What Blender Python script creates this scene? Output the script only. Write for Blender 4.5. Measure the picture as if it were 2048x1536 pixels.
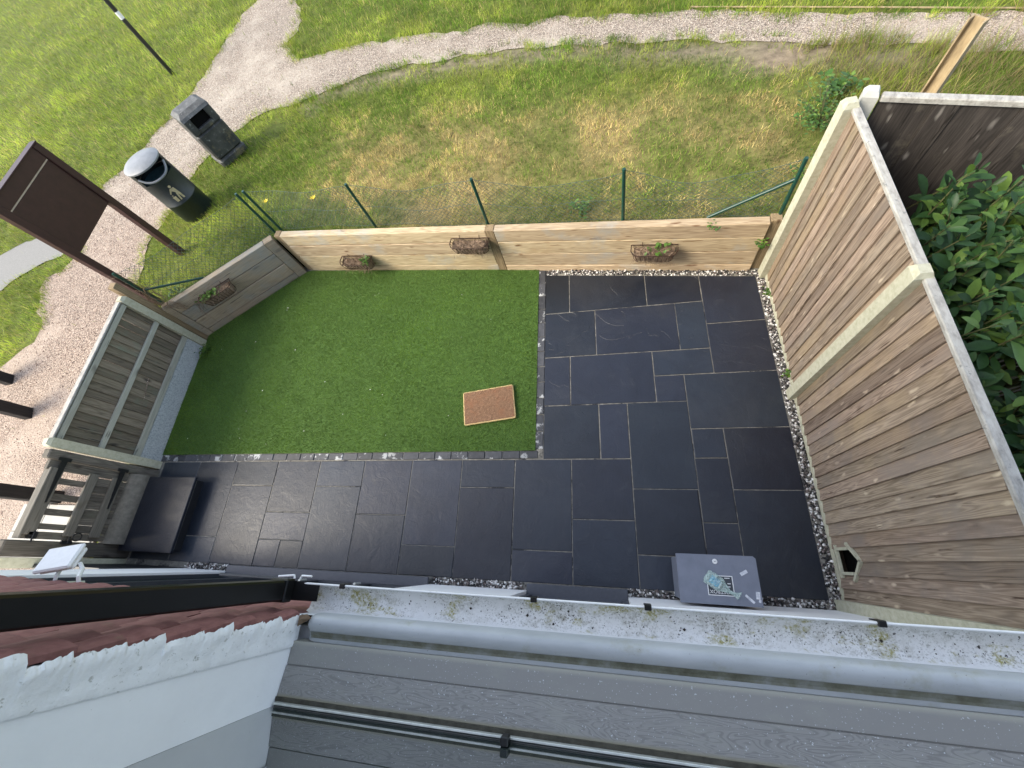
import bpy, math, random
import numpy as np
from mathutils import Vector, Matrix
random.seed(7); rng = np.random.default_rng(7)
for o in list(bpy.data.objects): bpy.data.objects.remove(o, do_unlink=True)
SC = bpy.context.scene; COL = SC.collection
PI = math.pi

# ------------------------------------------------------------------ camera, sky, sun, exposure
RV = np.array([2.71951662, -0.00283204322, -0.320514782]); CAMPOS = np.array([5.27956861, -1.00163933, 4.36394004]); FPX = 824.70184
_t = np.linalg.norm(RV); _k = RV / _t; _K = np.array([[0, -_k[2], _k[1]], [_k[2], 0, -_k[0]], [-_k[1], _k[0], 0]])
RM = np.eye(3) + math.sin(_t) * _K + (1 - math.cos(_t)) * _K @ _K
cd = bpy.data.cameras.new('camera'); cam = bpy.data.objects.new('camera', cd); COL.objects.link(cam)
cd.sensor_width = 36; cd.lens = FPX / 2048 * 36; cd.clip_start = 0.02; cd.clip_end = 1500
m4 = Matrix.Identity(4)
for i in range(3):
    m4[i][0] = RM[0][i]; m4[i][1] = -RM[1][i]; m4[i][2] = -RM[2][i]; m4[i][3] = CAMPOS[i]
cam.matrix_world = m4
SC.camera = cam
SUN_AZ = Vector((-0.93, -0.37)).normalized(); SUN_EL = math.radians(40)
world = bpy.data.worlds.new('World'); SC.world = world; world.use_nodes = True
wn = world.node_tree; wn.nodes.clear()
wo = wn.nodes.new('ShaderNodeOutputWorld'); wb = wn.nodes.new('ShaderNodeBackground'); ws = wn.nodes.new('ShaderNodeTexSky')
ws.sky_type = 'NISHITA'; ws.sun_disc = False; ws.sun_elevation = SUN_EL; ws.sun_rotation = math.atan2(SUN_AZ.x, SUN_AZ.y)
ws.air_density = 1.0; ws.dust_density = 2.2; ws.ozone_density = 1.0
wb.inputs['Strength'].default_value = 0.15
wh = wn.nodes.new('ShaderNodeHueSaturation'); wh.inputs['Saturation'].default_value = 0.68
wn.links.new(ws.outputs[0], wh.inputs['Color']); wn.links.new(wh.outputs[0], wb.inputs[0]); wn.links.new(wb.outputs[0], wo.inputs[0])
sl = bpy.data.lights.new('sun', 'SUN'); so = bpy.data.objects.new('sun', sl); COL.objects.link(so)
sl.energy = 1.5; sl.angle = math.radians(24); sl.color = (1.0, 0.9, 0.70)
sv = Vector((SUN_AZ.x * math.cos(SUN_EL), SUN_AZ.y * math.cos(SUN_EL), math.sin(SUN_EL)))
so.rotation_euler = (-sv).to_track_quat('-Z', 'Y').to_euler(); so.location = (-6, -3, 9)
SC.view_settings.view_transform = 'Standard'; SC.view_settings.look = 'None'; SC.view_settings.gamma = 1
SC.view_settings.exposure = 1.66
try: SC.view_settings.use_curve_mapping = False
except Exception: pass
SC.render.engine = 'CYCLES'

# ------------------------------------------------------------------ helpers: tags and meshes
def tag(o, label=None, cat=None, group=None, kind=None):
    if label: o['label'] = label
    if cat: o['category'] = cat
    if group: o['group'] = group
    if kind: o['kind'] = kind
    return o
def thing(name, label, cat, loc=(0, 0, 0), rotz=0, group=None):
    o = bpy.data.objects.new(name, None); COL.objects.link(o); o.empty_display_size = 0.1
    o.location = loc; o.rotation_euler = (0, 0, rotz)
    return tag(o, label, cat, group)
def mk(name, me, mat=None, parent=None, loc=(0, 0, 0), rot=(0, 0, 0)):
    if mat and len(me.materials) == 0: me.materials.append(mat)
    o = bpy.data.objects.new(name, me); COL.objects.link(o)
    o.parent = parent; o.location = loc; o.rotation_euler = rot
    return o
class MB:
    def __init__(s): s.v = []; s.f = []
    def add(s, vs, fs):
        b = len(s.v); s.v += [tuple(map(float, q)) for q in vs]; s.f += [tuple(i + b for i in q) for q in fs]; return s
    def box(s, x0, x1, y0, y1, z0, z1, b=0.0):
        if b <= 0:
            return s.add([(x0, y0, z0), (x1, y0, z0), (x1, y1, z0), (x0, y1, z0), (x0, y0, z1), (x1, y0, z1), (x1, y1, z1), (x0, y1, z1)],
                         [(0, 3, 2, 1), (4, 5, 6, 7), (0, 1, 5, 4), (1, 2, 6, 5), (2, 3, 7, 6), (3, 0, 4, 7)])
        X = (x0, x1); Y = (y0, y1); Z = (z0, z1); vs = []; ix = {}
        for i in (0, 1):
            for j in (0, 1):
                for k in (0, 1):
                    xi = X[i] + (b if i == 0 else -b); yi = Y[j] + (b if j == 0 else -b); zi = Z[k] + (b if k == 0 else -b)
                    for a, q in (('x', (X[i], yi, zi)), ('y', (xi, Y[j], zi)), ('z', (xi, yi, Z[k]))):
                        ix[(i, j, k, a)] = len(vs); vs.append(q)
        fs = []
        for i in (0, 1): fs.append([ix[(i, j, k, 'x')] for j, k in ((0, 0), (1, 0), (1, 1), (0, 1))])
        for j in (0, 1): fs.append([ix[(i, j, k, 'y')] for i, k in ((0, 0), (1, 0), (1, 1), (0, 1))])
        for k in (0, 1): fs.append([ix[(i, j, k, 'z')] for i, j in ((0, 0), (1, 0), (1, 1), (0, 1))])
        for i in (0, 1):
            for j in (0, 1): fs.append([ix[(i, j, 0, 'x')], ix[(i, j, 1, 'x')], ix[(i, j, 1, 'y')], ix[(i, j, 0, 'y')]])
            for k in (0, 1): fs.append([ix[(i, 0, k, 'x')], ix[(i, 1, k, 'x')], ix[(i, 1, k, 'z')], ix[(i, 0, k, 'z')]])
        for j in (0, 1):
            for k in (0, 1): fs.append([ix[(0, j, k, 'y')], ix[(1, j, k, 'y')], ix[(1, j, k, 'z')], ix[(0, j, k, 'z')]])
        for i in (0, 1):
            for j in (0, 1):
                for k in (0, 1): fs.append([ix[(i, j, k, 'x')], ix[(i, j, k, 'y')], ix[(i, j, k, 'z')]])
        c = Vector(((x0 + x1) / 2, (y0 + y1) / 2, (z0 + z1) / 2)); out = []
        for q in fs:
            p = [Vector(vs[t]) for t in q]; n = (p[1] - p[0]).cross(p[2] - p[0]); cc = sum(p, Vector()) / len(p)
            out.append(tuple(q) if n.dot(cc - c) > 0 else tuple(reversed(q)))
        return s.add(vs, out)
    def tube(s, path, r, n=8, caps=True):
        path = [Vector(q) for q in path]; rr = r if isinstance(r, (list, tuple)) else [r] * len(path)
        b = len(s.v); up = Vector((0, 0, 1))
        for i, q in enumerate(path):
            d = (path[min(i + 1, len(path) - 1)] - path[max(i - 1, 0)]); d = d.normalized() if d.length > 1e-9 else Vector((0, 0, 1))
            a = d.cross(up)
            if a.length < 1e-3: a = d.cross(Vector((1, 0, 0)))
            a.normalize(); c = d.cross(a).normalized()
            for k in range(n):
                t = 2 * PI * k / n + PI / n
                s.v.append(tuple(q + (a * math.cos(t) + c * math.sin(t)) * rr[i]))
        for i in range(len(path) - 1):
            for k in range(n):
                k2 = (k + 1) % n; s.f.append((b + i * n + k, b + i * n + k2, b + (i + 1) * n + k2, b + (i + 1) * n + k))
        if caps:
            s.f.append(tuple(b + k for k in range(n))); e = b + (len(path) - 1) * n; s.f.append(tuple(e + k for k in reversed(range(n))))
        return s
    def prism(s, poly, a0, a1, axis='x'):
        n = len(poly)
        def P(q, a): return {'x': (a, q[0], q[1]), 'y': (q[0], a, q[1]), 'z': (q[0], q[1], a)}[axis]
        return s.add([P(q, a0) for q in poly] + [P(q, a1) for q in poly],
                     [tuple(range(n))[::-1], tuple(range(n, 2 * n))] + [(i, (i + 1) % n, n + (i + 1) % n, n + i) for i in range(n)])
    def sheet(s, poly, a0, a1, axis='x', seg=1):
        n = len(poly); b = len(s.v)
        for k in range(seg + 1):
            a = a0 + (a1 - a0) * k / seg
            for q in poly: s.v.append({'x': (a, q[0], q[1]), 'y': (q[0], a, q[1]), 'z': (q[0], q[1], a)}[axis])
        for k in range(seg):
            for i in range(n - 1): s.f.append((b + k * n + i, b + k * n + i + 1, b + (k + 1) * n + i + 1, b + (k + 1) * n + i))
        return s
    def lathe(s, prof, n=24, c=(0, 0)):
        b = len(s.v)
        for r, z in prof:
            for k in range(n): s.v.append((c[0] + r * math.cos(2 * PI * k / n), c[1] + r * math.sin(2 * PI * k / n), z))
        for i in range(len(prof) - 1):
            for k in range(n):
                k2 = (k + 1) % n; s.f.append((b + i * n + k, b + i * n + k2, b + (i + 1) * n + k2, b + (i + 1) * n + k))
        return s
    def mesh(s, name='m', smooth=None, jit=0):
        me = bpy.data.meshes.new(name)
        v = s.v if not jit else [(a + random.uniform(-jit, jit), b + random.uniform(-jit, jit), c + random.uniform(-jit, jit)) for a, b, c in s.v]
        me.from_pydata(v, [], s.f); me.update()
        if smooth is not None:
            me.polygons.foreach_set('use_smooth', [True] * len(me.polygons)); me.set_sharp_from_angle(angle=math.radians(smooth))
        return me
    def build(s, name, mat, parent=None, loc=(0, 0, 0), rot=(0, 0, 0), smooth=None, jit=0):
        return mk(name, s.mesh(name, smooth, jit), mat, parent, loc, rot)
def tri_mesh(name, V, F, colors=None):
    me = bpy.data.meshes.new(name); V = np.asarray(V, np.float32); F = np.asarray(F, np.int32)
    nf, k = F.shape
    me.vertices.add(len(V)); me.vertices.foreach_set('co', V.ravel())
    me.loops.add(nf * k); me.loops.foreach_set('vertex_index', F.ravel())
    me.polygons.add(nf); me.polygons.foreach_set('loop_start', np.arange(nf, dtype=np.int32) * k)
    if colors is not None:
        at = me.attributes.new('Col', 'FLOAT_COLOR', 'POINT')
        at.data.foreach_set('color', np.c_[colors, np.ones(len(colors))].astype(np.float32).ravel())
    me.update(calc_edges=True); me.validate()
    return me
def rotz(a): return (0, 0, a)

# ------------------------------------------------------------------ helpers: value noise
_perm = rng.random((256, 256))
def vnoise(x, y):
    x = np.asarray(x, float); y = np.asarray(y, float)
    xi = np.floor(x).astype(int); yi = np.floor(y).astype(int); fx = x - xi; fy = y - yi
    fx = fx * fx * (3 - 2 * fx); fy = fy * fy * (3 - 2 * fy)
    g = lambda a, b: _perm[a & 255, b & 255]
    return (g(xi, yi) * (1 - fx) + g(xi + 1, yi) * fx) * (1 - fy) + (g(xi, yi + 1) * (1 - fx) + g(xi + 1, yi + 1) * fx) * fy
def fbm(x, y, o=4):
    s = 0; a = .5; n = 0
    for _ in range(o): s = s + a * vnoise(x, y); n += a; a *= .5; x = x * 2.03 + 17; y = y * 2.03 + 5
    return s / n
def sm(t): t = np.clip(t, 0, 1); return t * t * (3 - 2 * t)
def inpoly(px, py, poly):
    px = np.asarray(px); py = np.asarray(py); r = np.zeros(px.shape, bool); n = len(poly)
    for i in range(n):
        x0, y0 = poly[i]; x1, y1 = poly[(i + 1) % n]
        if y0 == y1: continue
        c = ((y0 > py) != (y1 > py)) & (px < (x1 - x0) * (py - y0) / (y1 - y0) + x0)
        r ^= c
    return r

# ------------------------------------------------------------------ helpers: materials
class NT:
    def __init__(s, name):
        s.m = bpy.data.materials.new(name); s.m.use_nodes = True; s.t = s.m.node_tree; s.t.nodes.clear()
        s.out = s.n('ShaderNodeOutputMaterial'); s.b = s.n('ShaderNodeBsdfPrincipled'); s.l(s.b.outputs[0], s.out.inputs[0])
    def n(s, ty, **k):
        q = s.t.nodes.new(ty)
        for a, b in k.items(): setattr(q, a, b)
        return q
    def l(s, a, b): s.t.links.new(a, b)
    def coords(s, stretch=(1, 1, 1), rand=True):
        tc = s.n('ShaderNodeTexCoord'); v = tc.outputs['Object']
        if rand:
            oi = s.n('ShaderNodeObjectInfo'); mu = s.n('ShaderNodeMath', operation='MULTIPLY'); mu.inputs[1].default_value = 53.7
            s.l(oi.outputs['Random'], mu.inputs[0]); ad = s.n('ShaderNodeVectorMath', operation='ADD')
            s.l(v, ad.inputs[0]); s.l(mu.outputs[0], ad.inputs[1]); v = ad.outputs[0]
        mp = s.n('ShaderNodeMapping'); mp.inputs['Scale'].default_value = stretch; s.l(v, mp.inputs[0]); return mp.outputs[0]
    def noise(s, vec, scale, detail=6, rough=.6, dist=0):
        q = s.n('ShaderNodeTexNoise'); q.inputs['Scale'].default_value = scale; q.inputs['Detail'].default_value = detail
        q.inputs['Roughness'].default_value = rough; q.inputs['Distortion'].default_value = dist; s.l(vec, q.inputs['Vector']); return q.outputs['Fac']
    def ramp(s, fac, stops):
        q = s.n('ShaderNodeValToRGB'); e = q.color_ramp.elements
        while len(e) < len(stops): e.new(.5)
        for i, (p, c) in enumerate(stops):
            e[i].position = p; e[i].color = (*c, 1) if len(c) == 3 else c
        s.l(fac, q.inputs[0]); return q.outputs['Color']
    def mask(s, fac, lo, hi):
        q = s.n('ShaderNodeMapRange'); q.inputs['From Min'].default_value = lo; q.inputs['From Max'].default_value = hi; s.l(fac, q.inputs['Value']); return q.outputs[0]
    def mix(s, fac, a, b, mode='MIX'):
        q = s.n('ShaderNodeMix', data_type='RGBA', blend_type=mode); q.clamp_factor = True
        if isinstance(fac, (int, float)): q.inputs[0].default_value = fac
        else: s.l(fac, q.inputs[0])
        for i, c in ((6, a), (7, b)):
            if isinstance(c, tuple): q.inputs[i].default_value = (*c, 1)
            else: s.l(c, q.inputs[i])
        return q.outputs[2]
    def vary(s, col, amt, hue=0.0):
        if amt <= 0: return col
        oi = s.n('ShaderNodeObjectInfo'); h = s.n('ShaderNodeHueSaturation'); mr = s.n('ShaderNodeMapRange')
        mr.inputs['To Min'].default_value = 1 - amt; mr.inputs['To Max'].default_value = 1 + amt; s.l(oi.outputs['Random'], mr.inputs['Value'])
        s.l(mr.outputs[0], h.inputs['Value']); s.l(col, h.inputs['Color'])
        if hue:
            m2 = s.n('ShaderNodeMath', operation='MULTIPLY'); m2.inputs[1].default_value = 7.31; s.l(oi.outputs['Random'], m2.inputs[0])
            m3 = s.n('ShaderNodeMath', operation='FRACT'); s.l(m2.outputs[0], m3.inputs[0])
            m5 = s.n('ShaderNodeMapRange'); m5.inputs['To Min'].default_value = .5 - hue; m5.inputs['To Max'].default_value = .5 + hue; s.l(m3.outputs[0], m5.inputs['Value'])
            s.l(m5.outputs[0], h.inputs['Hue'])
        return h.outputs[0]
    def bump(s, fac, strength, dist=.01):
        q = s.n('ShaderNodeBump'); q.inputs['Strength'].default_value = strength; q.inputs['Distance'].default_value = dist
        s.l(fac, q.inputs['Height']); s.l(q.outputs[0], s.b.inputs['Normal'])
    def fin(s, col, rough=.7, spec=.5, metal=0):
        if isinstance(col, tuple): s.b.inputs['Base Color'].default_value = (*col, 1)
        else: s.l(col, s.b.inputs['Base Color'])
        if isinstance(rough, (int, float)): s.b.inputs['Roughness'].default_value = rough
        else: s.l(rough, s.b.inputs['Roughness'])
        s.b.inputs['Specular IOR Level'].default_value = spec; s.b.inputs['Metallic'].default_value = metal
        return s.m
def pm(name, stops, scale=8, stretch=(1, 1, 1), detail=7, dist=0.0, rough=.7, bump=.3, bd=.004, vary=.0, spec=.5, metal=0, spots=(), rand=True, hue=0):
    t = NT(name); v = t.coords(stretch, rand); f = t.noise(v, scale, detail, .65, dist); c = t.ramp(f, stops)
    for (sc, sscale, lo, hi) in spots:
        c = t.mix(t.mask(t.noise(t.coords((1, 1, 1), rand), sscale, 6, .7), lo, hi), c, sc)
    c = t.vary(c, vary, hue)
    if bump: t.bump(f, bump, bd)
    return t.fin(c, rough, spec, metal)
def wood(name, stops, axis='z', rough=.75, knot=(.08, .05, .03), vary=.18, bump=.18, ks=1.0, spots=(), hue=.0, ring=.5, crack=None):
    t = NT(name); i = 'xyz'.index(axis)
    def st(across, along): q = [across] * 3; q[i] = along; return tuple(q)
    base = t.coords((1, 1, 1))
    wob = t.n('ShaderNodeTexNoise'); wob.inputs['Scale'].default_value = 1.0; t.l(t.coords(st(5, 2.2)), wob.inputs['Vector'])
    # cathedral grain: contour lines of a slow stretched noise
    c1 = t.noise(t.coords(st(24, 1.5)), 1.0, 1.5, .45, .25)
    m = t.n('ShaderNodeMath', operation='MULTIPLY'); m.inputs[1].default_value = 50; t.l(c1, m.inputs[0])
    sn = t.n('ShaderNodeMath', operation='SINE'); t.l(m.outputs[0], sn.inputs[0]); lines = t.mask(sn.outputs[0], -1.0, 1.0)
    fine = t.noise(t.coords(st(60, 2.0)), 1.0, 6, .7, .2); wide = t.noise(t.coords(st(16, 1.6)), 1.0, 6, .65, .4)
    ml = t.n('ShaderNodeMix', data_type='FLOAT'); ml.inputs[0].default_value = .55; t.l(fine, ml.inputs[2]); t.l(wide, ml.inputs[3])
    mx = t.n('ShaderNodeMix', data_type='FLOAT'); mx.inputs[0].default_value = ring * .42; t.l(ml.outputs[0], mx.inputs[2]); t.l(lines, mx.inputs[3])
    c = t.ramp(mx.outputs[0], stops)
    if knot:
        vo = t.n('ShaderNodeTexVoronoi'); vo.inputs['Scale'].default_value = 1.0
        nz = t.n('ShaderNodeTexNoise'); nz.inputs['Scale'].default_value = 2.5; vv = t.coords(st(9 * ks, 3.2 * ks)); t.l(vv, nz.inputs['Vector'])
        ad = t.n('ShaderNodeVectorMath', operation='MULTIPLY_ADD'); ad.inputs[1].default_value = (.35, .35, .35); t.l(nz.outputs['Color'], ad.inputs[0]); t.l(vv, ad.inputs[2])
        t.l(ad.outputs[0], vo.inputs['Vector']); c = t.mix(t.mask(vo.outputs['Distance'], .17, .06), c, knot)
    if crack:
        c = t.mix(t.mask(t.noise(t.coords(st(34, 2.6)), 1.0, 3, .5), .655, .69), c, crack)
    for (sc, sscale, lo, hi) in spots:
        c = t.mix(t.mask(t.noise(t.coords(), sscale, 6, .7), lo, hi), c, sc)
    c = t.vary(c, vary, hue); t.bump(mx.outputs[0], bump, .003)
    return t.fin(c, rough, .3)
def plain(name, col, rough=.5, spec=.5, metal=0, grime=.25, gs=30, bump=0.0):
    d = tuple(x * (1 - grime) for x in col); b = tuple(min(1, x * (1 + grime * .4)) for x in col)
    return pm(name, [(.3, d), (.7, b)], gs, rough=rough, spec=spec, metal=metal, bump=bump, bd=.002)
def vcol(name, rough=.7, trans=0.0, noise=None):
    t = NT(name); a = t.n('ShaderNodeAttribute', attribute_name='Col'); c = a.outputs['Color']
    if noise:
        f = t.noise(t.coords(rand=False), noise[0], 8, .7); c = t.mix(noise[1], c, t.ramp(f, [(.3, (.25, .25, .25)), (.7, (1.3, 1.3, 1.3))]), 'MULTIPLY'); t.bump(f, .5, .02)
    t.fin(c, rough, .25)
    if trans:
        tr = t.n('ShaderNodeBsdfTranslucent'); t.l(c, tr.inputs[0]); mx = t.n('ShaderNodeMixShader'); mx.inputs[0].default_value = trans
        t.l(t.b.outputs[0], mx.inputs[1]); t.l(tr.outputs[0], mx.inputs[2]); t.l(mx.outputs[0], t.out.inputs[0])
    return t.m

MT = {}
MT['slate'] = None
def slate():
    t = NT('slate'); v = t.coords(); f = t.noise(v, 7, 9, .7, .8); f2 = t.noise(v, 1.6, 5, .6, 1.2); f3 = t.noise(v, 60, 4, .7)
    c = t.ramp(f2, [(.25, (.009, .012, .0195)), (.5, (.0135, .0175, .0275)), (.75, (.019, .0245, .036))])
    c = t.mix(t.mask(f, .60, .75), c, (.030, .034, .043)); c = t.mix(t.mask(t.noise(v, 3.1, 7, .75), .66, .74), c, (.026, .026, .028))
    dm_ = t.mask(t.noise(v, 1.1, 7, .7, .5), .50, .72); c = t.mix(dm_, c, (.028, .031, .038)); c = t.mix(t.mask(t.noise(v, 30, 5, .75), .70, .74), c, (.045, .045, .046))
    c = t.vary(c, .42, .014)
    ro = t.mask(f, .2, .8); r2 = t.n('ShaderNodeMapRange'); r2.inputs['To Min'].default_value = .30; r2.inputs['To Max'].default_value = .46; t.l(ro, r2.inputs['Value'])
    ad = t.n('ShaderNodeMath', operation='MULTIPLY_ADD'); ad.inputs[1].default_value = .25; t.l(f3, ad.inputs[0]); t.l(f, ad.inputs[2])
    # cleft ridges: thin contour lines of a slow noise
    rid = t.noise(v, 1.3, 3, .5, 1.5); m1 = t.n('ShaderNodeMath', operation='GREATER_THAN'); m1.inputs[1].default_value = .56; t.l(rid, m1.inputs[0])
    a2 = t.n('ShaderNodeMath', operation='MULTIPLY_ADD'); a2.inputs[1].default_value = .35; t.l(m1.outputs[0], a2.inputs[0]); t.l(ad.outputs[0], a2.inputs[2])
    t.bump(a2.outputs[0], .55, .008)
    return t.fin(c, r2.outputs[0], .55)
MT['slate'] = slate()
MT['mortar'] = pm('mortar', [(.3, (.095, .09, .08)), (.55, (.19, .18, .155)), (.7, (.31, .29, .25))], 14, rough=.9, spots=[((.03, .03, .032), 2.6, .55, .61)], rand=False)
MT['edging'] = pm('edging', [(.3, (.030, .032, .037)), (.7, (.060, .062, .068))], 20, rough=.6, vary=.3, spots=[((.36, .37, .37), 7, .56, .60)])
MT['turf_base'] = pm('turf_base', [(.3, (.035, .08, .010)), (.7, (.06, .125, .016))], 20, rough=.9, rand=False)
MT['turf'] = vcol('turf_blades', .55, .25)
MT['grass'] = vcol('grass_blades', .6, .35)
MT['ground'] = vcol('ground', .95, 0, (9, .8))
MT['pebble'] = vcol('pebble', .6)
MT['sleeper'] = wood('sleeper_pine', [(.25, (.23, .165, .095)), (.45, (.40, .305, .19)), (.6, (.50, .395, .255)), (.8, (.59, .485, .33))], 'x', .8, (.16, .085, .04), .14, .2, .8, [((.36, .345, .30), 1.6, .53, .70), ((.42, .29, .16), 1.0, .60, .75)], .006, .5, (.22, .14, .07))
MT['sleeper_grey'] = wood('sleeper_weathered_shaded', [(.25, (.20, .155, .105)), (.5, (.31, .25, .175)), (.75, (.41, .34, .245))], 'x', .85, (.17, .12, .075), .08, .2, .55, [((.25, .26, .24), 1.1, .48, .7), ((.40, .29, .20), .9, .60, .75)], 0, .4, (.14, .11, .08))  # weathered sleepers, greyed and darkened to carry the angled wall's shade
MT['post_wood'] = wood('post_wood', [(.25, (.15, .105, .06)), (.5, (.24, .175, .10)), (.75, (.33, .25, .15))], 'z', .8, (.1, .06, .03), .1)
MT['fence_brown'] = wood('fence_brown', [(.25, (.080, .059, .042)), (.42, (.188, .142, .104)), (.56, (.265, .206, .153)), (.75, (.385, .31, .235))], 'z', .82, (.47, .385, .285), .22, .25, 1.25, [((.20, .165, .135), 1.6, .50, .68), ((.33, .25, .15), .45, .52, .72)], .008, .42, (.07, .045, .03))
MT['gate_rail_shaded'] = wood('gate_rail_shaded', [(.25, (.085, .076, .062)), (.5, (.135, .124, .104)), (.75, (.19, .178, .15))], 'y', .85, (.08, .07, .05), .08, .2, .5, (), 0, .3, (.10, .09, .07))  # rail wood with the shade beside the house put into its colour
MT['fence_grey'] = wood('fence_grey', [(.25, (.095, .078, .055)), (.5, (.18, .150, .108)), (.75, (.265, .225, .168))], 'z', .85, (.06, .05, .04), .3, .3, .7, [((.17, .18, .13), 2.4, .55, .7)], .004, .4, (.06, .055, .045))
MT['gate_wood_shaded'] = wood('gate_wood_shaded', [(.25, (.055, .048, .039)), (.5, (.105, .093, .076)), (.75, (.165, .148, .124))], 'z', .85, (.04, .03, .025), .2, .3, .7, [((.12, .12, .09), 2.4, .55, .7)], .004, .4, (.035, .03, .025))  # darkened copy of the fence wood; house shade is in the colour
MT['rail_grey'] = wood('rail_grey', [(.25, (.25, .25, .205)), (.5, (.34, .34, .285)), (.75, (.42, .42, .35))], 'y', .85, (.12, .11, .09), .06, .2, .5, (), 0, .3, (.17, .17, .14))
MT['fence_dark'] = wood('fence_dark', [(.25, (.020, .017, .015)), (.5, (.040, .034, .030)), (.75, (.075, .064, .056))], 'z', .75, (.17, .155, .14), .3, .3, .9, [((.15, .13, .10), 1.6, .60, .78)], 0, .4, (.015, .012, .01))
MT['cap_white'] = pm('cap_weathered', [(.25, (.17, .16, .145)), (.5, (.33, .32, .29)), (.75, (.46, .45, .415))], 30, (1, .35, 1), rough=.9, bump=.5, spots=[((.16, .16, .16), 22, .6, .68)])
MT['concrete'] = pm('concrete_post', [(.25, (.31, .30, .215)), (.5, (.42, .41, .305)), (.8, (.51, .50, .39))], 26, rough=.9, bump=.4, spots=[((.28, .28, .24), 45, .62, .68)], vary=.06)
MT['concrete_white'] = pm('concrete_pale', [(.25, (.34, .34, .31)), (.8, (.48, .48, .45))], 20, rough=.9, bump=.3)
MT['gravel_board'] = pm('gravel_board', [(.3, (.22, .25, .26)), (.5, (.37, .40, .41)), (.75, (.50, .53, .54))], 55, rough=.95, bump=.7, bd=.006)
MT['green_metal'] = plain('green_metal', (.008, .05, .035), .35, .5, 0, .3)
MT['wire'] = plain('wire', (.10, .14, .11), .5, .5, .3, .3)
MT['black_metal'] = plain('black_metal', (.012, .012, .012), .4, .5, 0, .4)
MT['rust_wire'] = plain('rust_wire', (.05, .025, .015), .7, .4, .2, .5)
MT['coir'] = pm('coir', [(.25, (.10, .068, .045)), (.5, (.22, .155, .105)), (.8, (.38, .29, .205))], 60, (1, 1, .5), rough=1, bump=.9, bd=.01)
MT['mat'] = pm('coir_mat', [(.25, (.095, .050, .027)), (.5, (.185, .103, .058)), (.78, (.33, .205, .125))], 90, rough=1, bump=.9, bd=.008, spots=[((.22, .10, .05), 5, .5, .7)])
MT['mat_edge'] = pm('coir_mat_edge', [(.3, (.42, .29, .12)), (.7, (.62, .47, .24))], 90, rough=1, bump=.8)
MT['white_paint'] = pm('white_paint', [(.3, (.76, .77, .78)), (.7, (.83, .84, .85))], 4, rough=.45, bump=.35, bd=.012, rand=False, spots=[((.60, .61, .61), 6, .66, .80), ((.45, .45, .44), 55, .69, .72)])
MT['white_render'] = pm('white_render', [(.3, (.82, .82, .81)), (.7, (.88, .88, .87))], 12, rough=.7, bump=.15, rand=False)
MT['white_mortar'] = pm('white_mortar', [(.25, (.64, .65, .65)), (.45, (.74, .75, .76)), (.7, (.80, .81, .82))], 17, rough=.7, bump=.55, bd=.012, rand=False, detail=5, spots=[((.42, .42, .40), 48, .60, .66)])
MT['white_plastic'] = plain('white_plastic', (.78, .78, .76), .35, .5, 0, .08)
MT['tile'] = pm('clay_tile', [(.25, (.16, .066, .060)), (.5, (.235, .102, .094)), (.8, (.30, .145, .13))], 30, rough=.75, bump=.25, vary=.13, spots=[((.20, .13, .09), 9, .60, .72)])
MT['slate_riser'] = plain('riser_dark', (.012, .013, .016), .45)
MT['grey_upvc'] = None
def upvc():
    t = NT('grey_woodgrain_upvc')
    c1 = t.noise(t.coords((4.0, 24, 24), False), 1.0, 2, .5, .6); m = t.n('ShaderNodeMath', operation='MULTIPLY'); m.inputs[1].default_value = 110; t.l(c1, m.inputs[0])
    sn = t.n('ShaderNodeMath', operation='SINE'); t.l(m.outputs[0], sn.inputs[0]); ln = t.mask(sn.outputs[0], .0, 1.0)
    geo = t.n('ShaderNodeTexCoord'); sp = t.n('ShaderNodeSeparateXYZ'); t.l(geo.outputs['Object'], sp.inputs[0])
    rear = t.mask(sp.outputs['Y'], -1.420, -1.423); mu = t.n('ShaderNodeMath', operation='MULTIPLY'); t.l(ln, mu.inputs[0]); t.l(rear, mu.inputs[1])
    f = t.noise(t.coords((1, 1, 1), False), 150, 3, .6)
    c = t.mix(mu.outputs[0], (.245, .236, .22), (.188, .18, .168))
    c = t.mix(t.mask(f, .66, .69), c, (.55, .57, .58))
    c = t.mix(t.mask(t.noise(t.coords((1, 2, 1), False), 6, 6, .7), .52, .72), c, (.27, .265, .235))
    edge = t.mask(sp.outputs['Y'], -1.505, -1.514); c = t.mix(edge, c, (.24, .22, .16))
    lip = t.mask(sp.outputs['Y'], -1.356, -1.345); c = t.mix(lip, c, (.33, .32, .27))
    t.bump(mu.outputs[0], .2, -.002); return t.fin(c, .45, .5)
MT['grey_upvc'] = upvc()
MT['sill_grey'] = pm('sill_grey', [(.3, (.33, .345, .35)), (.7, (.42, .435, .44))], 5, (1, 3, 3), rough=.38, bump=.05, rand=False, spots=[((.27, .27, .20), 4.5, .56, .72), ((.10, .095, .07), 90, .66, .69)])
MT['sill_dirt'] = pm('sill_dirt', [(.3, (.075, .072, .045)), (.5, (.15, .15, .11)), (.75, (.26, .27, .26))], 14, (1, 1, 1), rough=.9, bump=.5, rand=False)
MT['gasket'] = plain('gasket_dark', (.07, .064, .048), .8, .3, 0, .5)
MT['alu'] = plain('bead_alu', (.62, .63, .58), .3, .5, .4, .2)
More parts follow.
